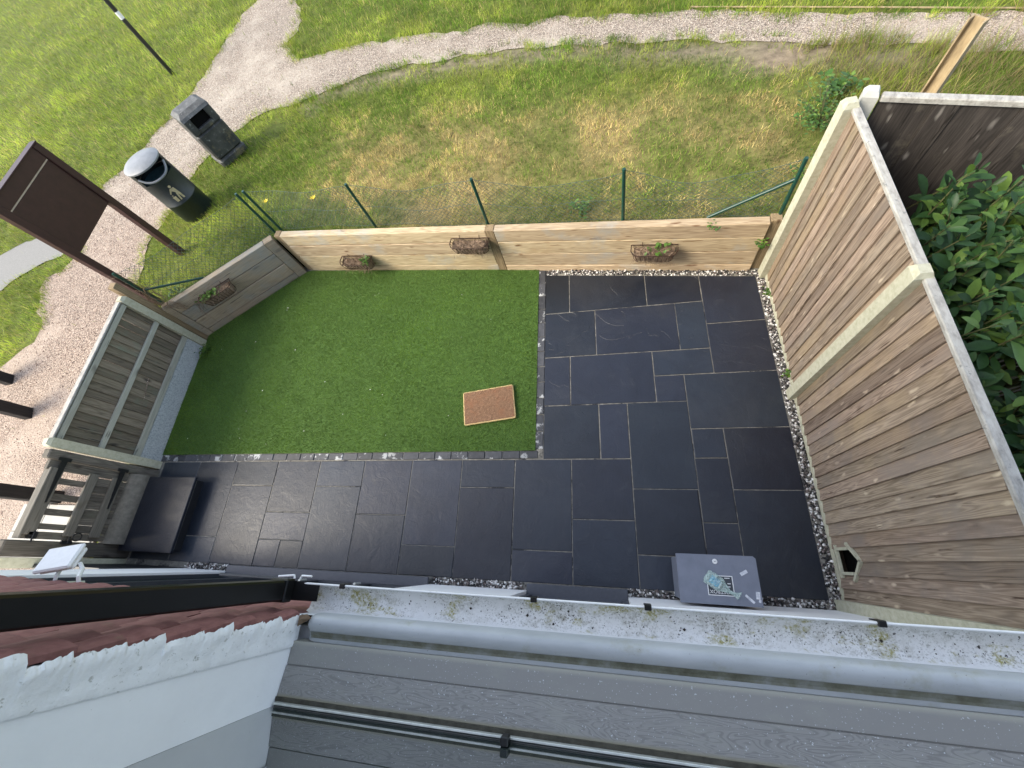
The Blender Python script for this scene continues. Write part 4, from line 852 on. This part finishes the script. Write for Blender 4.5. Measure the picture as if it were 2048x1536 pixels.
vine('dry vine stems caught in the wire at the left end post', [(-.745, 2.10, 1.32), (-.72, 2.12, 1.15), (-.70, 2.13, .98), (-.66, 2.12, .82)], 10, .03, 2)
vine('dry stems drooping from the trough basket on the angled wall', [(-.25, 2.22, .60), (-.30, 2.17, .58), (-.36, 2.14, .50), (-.38, 2.12, .40)], 8, .03, 3)
for i, (fx, fy) in enumerate(((.50, 3.70), (1.33, 3.60))):
    fl = thing('yellow_flower', ('yellow flower behind the paired green posts' if i == 0 else 'yellow flower to the left of the second fence post'), 'flower', (fx, fy, .64))
    MB().tube([(0, 0, 0), (.01, 0, .14)], .003, 5).build('stem', MT['bark'], fl); pt_ = MB()
    for k in range(7):
        a = 2 * PI * k / 7; d_ = Vector((math.cos(a), math.sin(a), .35)); sd = Vector((-math.sin(a), math.cos(a), 0)) * .012; p0 = Vector((.01, 0, .14))
        pt_.add([p0, p0 + d_ * .025 + sd, p0 + d_ * .05, p0 + d_ * .025 - sd], [(0, 1, 2, 3)])
    pt_.build('petals', MT['yellow'], fl)
pm_ = MB()
for _ in range(26):
    x_, y_ = rng.uniform(-.5, 4.3), rng.uniform(.2, 2.4)
    if inpoly(np.array([x_]), np.array([y_]), TP)[0]:
        a = rng.uniform(0, PI); s_ = rng.uniform(.004, .010); pm_.add([(x_ + s_ * math.cos(a), y_ + s_ * math.sin(a), .036), (x_ - s_ * .6 * math.sin(a), y_ + s_ * .6 * math.cos(a), .039), (x_ - s_ * math.cos(a), y_ - s_ * math.sin(a), .036), (x_ + s_ * .6 * math.sin(a), y_ - s_ * .6 * math.cos(a), .035)], [(0, 1, 2, 3)])
tag(pm_.build('fallen_petals', MT['petal']), 'tiny white petals scattered on the lawn', 'petals', kind='stuff')

# ------------------------------------------------------------------ laurel bush
lb = thing('laurel_bush', 'glossy green laurel bush beyond the tall brown fence', 'bush', (7.9, .6, 0))
def leaf_mesh(bend, fold):
    mb = MB(); rows = [(0, .006), (.2, .22), (.45, .38), (.7, .42), (.9, .26), (1, .03)]; L_ = .14
    for t_, w_ in rows:
        z_ = -bend * t_ * t_ * L_; ww = w_ * .062; mb.v += [(t_ * L_, -ww, z_ + fold * ww), (t_ * L_, 0, z_), (t_ * L_, ww, z_ + fold * ww)]
    for i in range(5):
        b_ = i * 3; mb.f += [(b_, b_ + 3, b_ + 4, b_ + 1), (b_ + 1, b_ + 4, b_ + 5, b_ + 2)]
    me = mb.mesh('leaf', 60); me.materials.append(MT['leaf']); return me
LM = [leaf_mesh(.15, .35), leaf_mesh(.35, .5), leaf_mesh(.05, .2), leaf_mesh(.5, .3)]
leaves = []; stems = MB()
rs = random.Random(11)
for k in range(330):
    cx = rs.uniform(7.30, 8.75); cy = rs.uniform(-1.0, 1.75)
    if cy > 2.0 - .387 * (cx - 7.2) - .12: continue
    topz = 1.72 - .25 * abs(cx - 7.9) - .20 * max(0, cy - 1.2) / .5 * rs.random() + rs.uniform(-.28, .18) - (.25 if (-.12 < cy < .12) else 0)
    if cx < 7.42: topz -= .12
    lean = Vector((rs.gauss(-.05, .22), rs.gauss(-.10, .22), 1)).normalized(); tip = Vector((cx, cy, topz)); base = tip - lean * .75
    stems.tube([(base.x * .6 + 7.9 * .4, base.y, .2), tuple(base), tuple(tip - lean * .3), tuple(tip)], [.012, .009, .006, .003], 5)
    nl = rs.randint(11, 17); ph = rs.uniform(0, 6)
    for q in range(nl):
        t_ = q / nl; p0 = tip - lean * (.52 * t_); ph += 2.4; el = 1.15 - 1.0 * t_ ** .6 + rs.gauss(0, .15)
        a = lean.orthogonal().normalized(); b_ = lean.cross(a); out = a * math.cos(ph) + b_ * math.sin(ph)
        d_ = (out * math.cos(el) + lean * math.sin(el)).normalized(); nrm = (lean * math.cos(el) - out * math.sin(el)).normalized(); sd = nrm.cross(d_)
        s_ = rs.uniform(.5, 1.2) * (.6 + .6 * min(1, t_ * 3)); M = Matrix((d_ * s_, sd * s_, nrm * s_)).transposed().to_4x4(); M.translation = p0 - Vector((7.9, .6, 0))
        vis = (Vector(p0) - Vector(CAMPOS.tolist())).length + .9 * (topz - p0.z) + (0 if p0.x > 7.2 else 3)
        leaves.append((vis, M, rs.randrange(4)))
leaves.sort(key=lambda q: q[0])
for _, M, i in leaves[:295]:
    o = mk('leaf', LM[i], None, lb); o.matrix_local = M
VV = []; FF = []; RR = []
base_v = [np.array([v_.co[:] for v_ in m_.vertices]) for m_ in LM]; base_f = np.array([tuple(p_.vertices) for p_ in LM[0].polygons])
for _, M, i in leaves[295:]:
    Mn = np.array(M); q = base_v[i] @ Mn[:3, :3].T + Mn[:3, 3]; FF.append(base_f + 18 * len(VV)); VV.append(q); RR += [rs.random()] * 18
me = tri_mesh('foliage', np.concatenate(VV), np.concatenate(FF)); at = me.attributes.new('Rnd', 'FLOAT', 'POINT'); at.data.foreach_set('value', np.array(RR, np.float32)); me.polygons.foreach_set('use_smooth', [True] * len(me.polygons))
o = mk('foliage', me, MT['leaf'], lb); o['kind'] = 'stuff'
stems.build('stems', MT['bark'], lb, (-7.9, -.6, 0))

# ------------------------------------------------------------------ house
hs = thing('house', 'white and red tile hung house the garden is seen from', 'house', (4, -3, 0))
H0 = (-4, 3, 0)
w = MB(); yf = -1.275
for x0, x1, z0, z1 in ((.28, .98, -.2, 2.33), (.9801, 3.4399, 2.1, 2.3299), (3.44, 4.45, -.2, 2.33), (4.4501, 5.3799, 2.1, 2.3299), (5.38, 7.6, -.2, 2.33)): w.box(x0, x1, -1.65, yf, z0, z1)
w.build('ground_floor_wall', MT['white_render'], hs, H0)
w = MB(); w.box(.28, 3.93, -1.65, -1.285, 2.331, 5.2); w.box(3.931, 7.6, -1.65, -1.262, 5.08, 5.2); w.box(7.2, 7.6, -1.65, -1.262, 2.331, 5.079); w.box(3.931, 7.199, -1.65, -1.30, 2.331, 2.60); w.build('upper_wall', MT['white_render'], hs, H0)
MB().box(.32, 7.55, -6, -1.66, -.2, 5.19).build('house_core', MT['white_render'], hs, H0)
rf = MB(); rf.add([(.0, -1.12, 5.21), (7.9, -1.12, 5.21), (7.9, -3.8, 7.2), (0, -3.8, 7.2), (0, -6.5, 5.12), (7.9, -6.5, 5.12), (0, -1.12, 5.32), (7.9, -1.12, 5.32), (7.9, -3.8, 7.4), (0, -3.8, 7.4), (0, -6.5, 5.3), (7.9, -6.5, 5.3)], [(0, 1, 2, 3), (3, 2, 5, 4), (6, 9, 8, 7), (9, 10, 11, 8), (0, 6, 7, 1), (4, 5, 11, 10), (0, 3, 9, 6), (3, 4, 10, 9), (1, 7, 8, 2), (2, 8, 11, 5)])
rf.build('roof', MT['tile'], hs, H0)  # unseen roof, added for its shade; eaves kept short to brighten the reveal
# tile hanging
th = MB().box(1.0, 3.985, -1.284, -1.268, 2.34, 4.1).build('tile_hanging', MT['slate_riser'], hs, H0)
def tile_mesh(w_, h_=.17, t_=.015):
    mb = MB(); n_ = 5; cam_ = .010
    for yy in (0, -t_):
        for zz in (0, h_):
            for i in range(n_): a = i / (n_ - 1) - .5; mb.v.append((a * w_, yy + cam_ * (1 - 4 * a * a), zz))
    for i in range(n_ - 1): mb.f += [(i, i + 1, n_ + i + 1, n_ + i), (2 * n_ + i + 1, 2 * n_ + i, 3 * n_ + i, 3 * n_ + i + 1), (2 * n_ + i, 2 * n_ + i + 1, i + 1, i), (n_ + i, n_ + i + 1, 3 * n_ + i + 1, 3 * n_ + i)]
    mb.f += [(0, n_, 3 * n_, 2 * n_), (n_ - 1, 3 * n_ - 1, 4 * n_ - 1, 2 * n_ - 1)]; return mb.mesh('tile')
tmF = tile_mesh(.163); tmH = tile_mesh(.08)
for r_ in range(15):
    z_ = 2.335 + .112 * r_; x_ = 3.998
    if r_ % 2: mk('tile', tmH, MT['tile'], th, (x_ - .041, -1.243, z_), (.12 + random.uniform(-.01, .02), 0, random.uniform(-.01, .01))); x_ -= .0835
    while x_ > 1.05:
        mk('tile', tmF, MT['tile'], th, (x_ - .083, -1.243 + random.uniform(-.002, .003), z_ + random.uniform(-.003, .003)), (.12 + random.uniform(-.015, .025), random.uniform(-.006, .006), random.uniform(-.012, .012))); x_ -= .1665
# white reveal and rough painted mortar at its corner
rv = MB().box(3.935, 4.010, -1.546, -1.272, 2.66, 5.078).build('window_reveal', MT['white_paint'], hs, H0)
mo = MB(); nz = 320; ny_ = 9; rsx = random.Random(5)
def edge_y(z):
    k = ((z - 2.335) / .112) % 1.0; z = z + .05 * (float(vnoise(z * 9, 4.4)) - .5); k = ((z - 2.335) / .112) % 1.0; i_ = int((z - 2.335) / .112); return -1.238 - (.002 + .026 * float(vnoise(i_ * 3.7, 1.3))) * k ** .8 - .014 * float(vnoise(i_ * 5.1, 8.2)) + .009 * (float(vnoise(z * 95, 2)) - .5)
grid = []
for i in range(nz + 1):
    z_ = 2.675 + (3.95 - 2.675) * i / nz; row = []
    for j in range(ny_):
        t_ = j / (ny_ - 1); ye = edge_y(z_); yy = ye + (-1.362 - ye) * t_ + rsx.uniform(-.001, .001)
        xx = 4.0105 + .010 * (1 - t_) ** .5 * (.6 + .8 * float(vnoise(z_ * 22, t_ * 5))) + .005 * (abs(t_ - .92) < .08) + rsx.uniform(0, .003) * (t_ < .3)
        if j == 0: xx -= .008
        row.append((xx, yy, z_))
    grid.append(row)
mo.v = [q for r_ in grid for q in r_]; mo.f = [(i * ny_ + j, i * ny_ + j + 1, (i + 1) * ny_ + j + 1, (i + 1) * ny_ + j) for i in range(nz) for j in range(ny_ - 1)]
mo.build('mortar_edge', MT['white_mortar'], hs, H0, smooth=50)
# window: frame, sill, beads, glass
wx0, wx1 = 4.0125, 7.199
wfm = MB(); wfm.prism([(-1.5455, 2.62), (-1.342, 2.62), (-1.340, 2.690), (-1.4165, 2.694), (-1.4175, 2.690), (-1.4205, 2.690), (-1.4215, 2.698), (-1.515, 2.714), (-1.5455, 2.714)], wx0, wx1, 'x'); wfr = wfm.build('window_frame', MT['grey_upvc'], hs, H0)
nose = [(-1.30, 2.60), (-1.252, 2.61), (-1.240, 2.640), (-1.240, 2.668), (-1.246, 2.690), (-1.258, 2.702), (-1.275, 2.705), (-1.292, 2.698), (-1.305, 2.686), (-1.316, 2.678), (-1.3395, 2.677), (-1.3395, 2.60)]
sm_ = MB(); nn_ = len(nose)
for k in range(7):
    xx = wx0 + .038 + (.0, .006, .016, .03, .05, .08, wx1 - wx0 - .04)[k]; s_ = (.55, .72, .86, .95, .99, 1, 1)[k]
    for (a, b) in nose: sm_.v.append((xx, -1.29 + (a + 1.29) * s_, 2.60 + (b - 2.60) * s_))
for k in range(6):
    for i in range(nn_): sm_.f.append((k * nn_ + i, k * nn_ + (i + 1) % nn_, (k + 1) * nn_ + (i + 1) % nn_, (k + 1) * nn_ + i))
sm_.f.append(tuple(range(nn_)))
sm_.build('sill', MT['sill_grey'], wfr, smooth=60)
MB().sheet([(-1.303, 2.6895), (-1.309, 2.6855), (-1.318, 2.6795), (-1.326, 2.6787)], wx0 + .07, wx1 - .005, 'x', 2).build('sill_dirt', MT['sill_dirt'], wfr)
MB().box(wx0, wx1, -1.530, -1.5165, 2.7145, 2.720).build('gasket', MT['gasket'], wfr)
MB().box(wx0 + .008, wx1, -1.537, -1.5305, 2.7145, 2.736, .001).build('glazing_bead', MT['alu'], wfr)
MB().box(wx0 + .008, wx1, -1.546, -1.5375, 2.7145, 2.727).build('glazing_bead', MT['bead_grey'], wfr)
MB().box(wx0 + .008, wx1, -1.5425, -1.5405, 2.7275, 2.729).build('bead_groove', MT['slate_riser'], wfr)
MB().box(4.9, 4.925, -1.546, -1.52, 2.7365, 2.775, .003).build('window_stay', MT['black_plastic'], wfr)
MB().box(3.936, 7.6, -1.552, -1.5465, 2.60, 5.079).build('glass', MT['glass'], wfr)
# bifold doors and back door
bf = MB().box(.981, 3.439, -1.36, -1.30, .04, .10).build('bifold_frame', MT['dark_frame'], hs, H0)
w = MB(); 
for i in range(5):
    xx = .985 + .6115 * i; w.box(xx - (0 if i else -.001), xx + .06, -1.35, -1.295, .101, 2.099)
w.box(.99, 3.43, -1.352, -1.297, 2.03, 2.098); w.box(.99, 3.43, -1.352, -1.297, .102, .20); w.build('leaf_frames', MT['dark_frame'], bf)
for i in range(4): MB().box(1.046 + .6115 * i, .984 + .6115 * (i + 1), -1.335, -1.325, .21, 2.02).build('pane', MT['glass'], bf)
for i in range(3):
    for z_ in (.35, 1.9): MB().tube([(1.63 + .61 * i, -1.288, z_), (1.63 + .61 * i, -1.288, z_ + .10)], .013, 8).build('hinge', MT['alu'], bf)
MB().tube([(1.9, -1.24, 1.05), (2.6, -1.24, 1.05)], .014, 8).build('handle_bar', MT['dark_frame'], bf)
MB().box(.985, 3.445, -1.30, -1.207, .06, .10, .004).build('door_sill', MT['threshold'], hs, H0)
dr = MB().box(4.452, 5.378, -1.40, -1.36, .10, 2.098).build('back_door', MT['dark_frame'], hs, H0)
MB().box(4.60, 5.23, -1.358, -1.352, .9, 1.95).build('pane', MT['glass'], dr)
MB().box(4.452, 5.378, -1.399, -1.212, .03, .10, .004).build('threshold', MT['threshold'], dr)
MB().box(4.50, 5.31, -1.35, -1.318, .101, .125, .003).build('weather_bar', MT['threshold'], dr)
for xx in (4.452, 5.33): MB().box(xx, xx + .047, -1.36, -1.30, .101, 2.09).build('jamb', MT['threshold'], dr)
# fascia
MB().box(4.03, 7.6, -1.30, -1.258, 2.40, 2.60).build('fascia', MT['white_plastic'], hs, H0)
# gutter
gx0, gx1 = 3.975, 7.6
gu = thing('rain_gutter', 'dirty white rain gutter running under the window sill', 'gutter', (5.8, -1.19, 2.55)); G0 = (-5.8, 1.19, -2.55)
gp = [(-1.139, 2.642), (-1.1405, 2.612), (-1.150, 2.588), (-1.170, 2.574), (-1.205, 2.570), (-1.235, 2.580), (-1.250, 2.605), (-1.2525, 2.652)]
gi = MB(); gi.sheet(gp, gx0, gx1, 'x', 40); gi.build('trough', MT['gutter_in'], gu, G0, smooth=60)
go = MB(); go.sheet([(-1.1335, 2.640), (-1.136, 2.608), (-1.146, 2.582), (-1.168, 2.568), (-1.205, 2.564), (-1.238, 2.573), (-1.2545, 2.60), (-1.2565, 2.655)], gx0, gx1, 'x', 2); go.build('outer_shell', MT['black_plastic'], gu, G0, smooth=60)
MB().tube([(gx0, -1.1375, 2.643), (gx1, -1.1375, 2.643)], .0042, 8).build('front_rim', MT['white_plastic'], gu, G0, smooth=60)
for xx in (4.16, 4.975, 5.385, 6.09, 6.9):
    c_ = MB(); c_.box(xx - .012, xx + .012, -1.1485, -1.1295, 2.641, 2.652, .002); c_.box(xx - .012, xx + .012, -1.1330, -1.1290, 2.60, 2.642); c_.build('clip', MT['black_plastic'], gu, G0)
db = MB(); rsd = random.Random(3)
for _ in range(260):
    xx = gx0 + (gx1 - gx0) * rsd.random(); t_ = rsd.random() ** .7; yy = -1.165 - .07 * t_; zz = 2.575 + (.012 if yy < -1.235 else 0); s_ = rsd.uniform(.001, .003) * (2.2 if rsd.random() < .05 else 1)
    db.add([(xx - s_, yy, zz), (xx, yy - s_, zz), (xx + s_, yy, zz), (xx, yy + s_, zz), (xx, yy, zz + s_)], [(0, 1, 4), (1, 2, 4), (2, 3, 4), (3, 0, 4)])
o = db.build('debris', MT['debris'], gu, G0); o['kind'] = 'stuff'
tag(MB().add([(4.013, -1.252, 2.685), (4.06, -1.243, 2.70), (4.085, -1.256, 2.703), (4.05, -1.272, 2.69), (4.022, -1.29, 2.695), (4.04, -1.262, 2.712)], [(0, 1, 5), (1, 2, 5), (2, 3, 5), (3, 4, 5), (4, 0, 5)]).build('dead_leaf', MT['dead'], smooth=80), 'curled dead leaf caught at the end of the window sill', 'leaf')
# downpipe
dpz = thing('downpipe', 'square black downpipe coming down the tiled wall to the gutter', 'downpipe', (3.892, -1.166, 2.6)); D0 = (-3.892, 1.166, -2.6)
MB().box(3.855, 3.930, -1.205, -1.128, 2.70, 5.15, .007).build('pipe', MT['black_plastic'], dpz, D0)
MB().box(3.849, 3.937, -1.211, -1.122, 2.655, 2.705, .005).build('collar', MT['black_plastic'], dpz, D0)
s_ = MB(); s_.add([(3.857, -1.204, 2.655), (3.93, -1.204, 2.655), (3.93, -1.129, 2.655), (3.857, -1.129, 2.655), (3.97, -1.204, 2.60), (4.045, -1.204, 2.635), (4.045, -1.138, 2.635), (3.97, -1.138, 2.60)], [(0, 1, 5, 4), (1, 2, 6, 5), (2, 3, 7, 6), (3, 0, 4, 7), (4, 5, 6, 7)]); s_.build('shoe', MT['black_plastic'], dpz, D0)
for zz in (4.6,): MB().box(3.84, 3.945, -1.245, -1.206, zz, zz + .03).build('bracket', MT['black_plastic'], dpz, D0)
hk = MB(); hk.tube([(3.80, -1.12, 2.60), (3.88, -1.112, 2.60), (3.885, -1.125, 2.60)], .005, 6); hk.tube([(3.915, -1.125, 2.60), (3.92, -1.112, 2.60), (3.97, -1.112, 2.60)], .005, 6); hk.build('white_clip', MT['white_plastic'], dpz, D0)
# floodlight
fl = thing('floodlight', 'white floodlight on a bracket fixed to the house below the tiles', 'floodlight', (2.15, -1.26, 2.33))
FR = (math.radians(-24), math.radians(10), math.radians(12))
MB().box(-.11, .11, -.078, .078, .0, .028, .010).build('lamp_head', MT['white_plastic'], fl, (-.13, .135, .0), FR)
hs_ = MB(); hs_.box(-.105, .105, -.068, .068, -.030, -.002, .012); hs_.build('heat_sink', MT['white_plastic'], fl, (-.13, .135, .0), FR)
MB().tube([(-.11, .0, .0), (-.10, .045, .01), (-.15, .09, -.03), (-.15, .12, -.03)], .011, 6).build('bracket', MT['white_plastic'], fl)
MB().tube([(.09, .0, .0), (.09, .05, .02), (.02, .09, -.03), (-.02, .12, -.03)], .011, 6).build('bracket', MT['white_plastic'], fl)
MB().box(-.14, .11, -.004, .012, -.02, .02, .004).build('back_plate', MT['white_plastic'], fl)

# ------------------------------------------------------------------ parcel box, bag
pb = thing('parcel_box', 'grey metal parcel box with white square logo against the house wall', 'parcel box', (6.053, -1.078, 0))
MB().box(-.270, .265, -.165, .155, .02, .515, .006).build('body', MT['box_grey'], pb)
ld = MB(); ld.prism([(-.292, -.176), (.290, -.176), (.290, .160), (.272, .177), (-.292, .177)], .517, .55, 'z'); pl_ = ld.build('lid', MT['box_grey'], pb)
lk = MB(); lk.lathe([(.0, .5545), (.017, .5545), (.019, .551)], 20, (-.007, .128)); lk.build('lock', MT['logo_white'], pl_)
lk = MB(); lk.box(-.012, -.002, .126, .130, .5546, .556); lk.build('keyhole', MT['logo_dark'], pl_)
MB().box(-.080, .100, -.112, .026, .5502, .5512).build('logo_field', MT['logo_dark'], pl_)
lf = MB()
for x0, x1, y0, y1 in ((-.084, .104, .022, .028), (-.084, .104, -.114, -.108), (-.084, -.078, -.108, .022), (.098, .104, -.108, .022)): lf.box(x0, x1, y0, y1, .5503, .5522)
for x0, x1, y0 in ((.045, .082, .008), (.062, .085, -.03), (.05, .08, -.052)): lf.box(x0, x1, y0, y0 + .006, .5503, .5522)
lf.build('logo_frame', MT['logo_white'], pl_)
def text(txt, size, mat, parent, loc, rot):
    cu = bpy.data.curves.new('lettering', 'FONT'); cu.body = txt; cu.size = size; cu.extrude = .0004; cu.align_x = 'CENTER'
    tmp = bpy.data.objects.new('lettering', cu); COL.objects.link(tmp); bpy.context.view_layer.update()
    me = bpy.data.meshes.new_from_object(tmp.evaluated_get(bpy.context.evaluated_depsgraph_get())); bpy.data.objects.remove(tmp); return mk('lettering', me, mat, parent, loc, rot)
text('POSTBOX', .036, MT['logo_white'], pl_, (.010, -.075, .552), (0, 0, PI))
for (x_, y_, a, l_, w_) in ((.19, .055, .5, .055, .024), (.205, -.125, -.75, .075, .018), (.265, -.098, 1.5, .05, .028), (.272, -.135, 1.2, .02, .015)):
    MB().box(-l_ / 2, l_ / 2, -w_ / 2, w_ / 2, 0, .0012).build('tape_scrap', MT['tape'], pl_, (x_, y_, .5503), (0, 0, a), jit=.0006)
bg = thing('plastic_bag', 'clear plastic bag with a blue label lying on the parcel box', 'plastic bag', (6.035, -1.10, .552), -.62)
mb = MB(); na, nb_ = 22, 12; rs = random.Random(8)
for i in range(na + 1):
    t_ = i / na; xx = -.085 + .26 * t_
    wd = .052 if t_ < .42 else .052 - .040 * min(1, (t_ - .42) / .3); wd *= min(1, .72 + t_ * 6); wd = wd if t_ < .86 else .012 + .02 * (t_ - .86) / .14
    hh = .016 if t_ < .5 else .009
    for j in range(nb_):
        a = 2 * PI * j / nb_; mb.v.append((xx + rs.uniform(-.003, .003), math.cos(a) * wd + rs.uniform(-.003, .003) + (.035 * max(0, t_ - .75) * 4 * .5), .004 + hh * (math.sin(a) * .8 + .8) * rs.uniform(.6, 1.15)))
for i in range(na):
    for j in range(nb_): mb.f.append((i * nb_ + j, i * nb_ + (j + 1) % nb_, (i + 1) * nb_ + (j + 1) % nb_, (i + 1) * nb_ + j))
mb.f += [tuple(range(nb_)), tuple(na * nb_ + j for j in reversed(range(nb_)))]
mb.build('film', MT['bag'], bg, smooth=60)
MB().box(-.05, .022, -.030, .028, .010, .016, .003).build('blue_label', MT['blue_label'], bg)
MB().box(.024, .036, -.028, .024, .010, .017, .003).build('white_label', MT['logo_white'], bg)
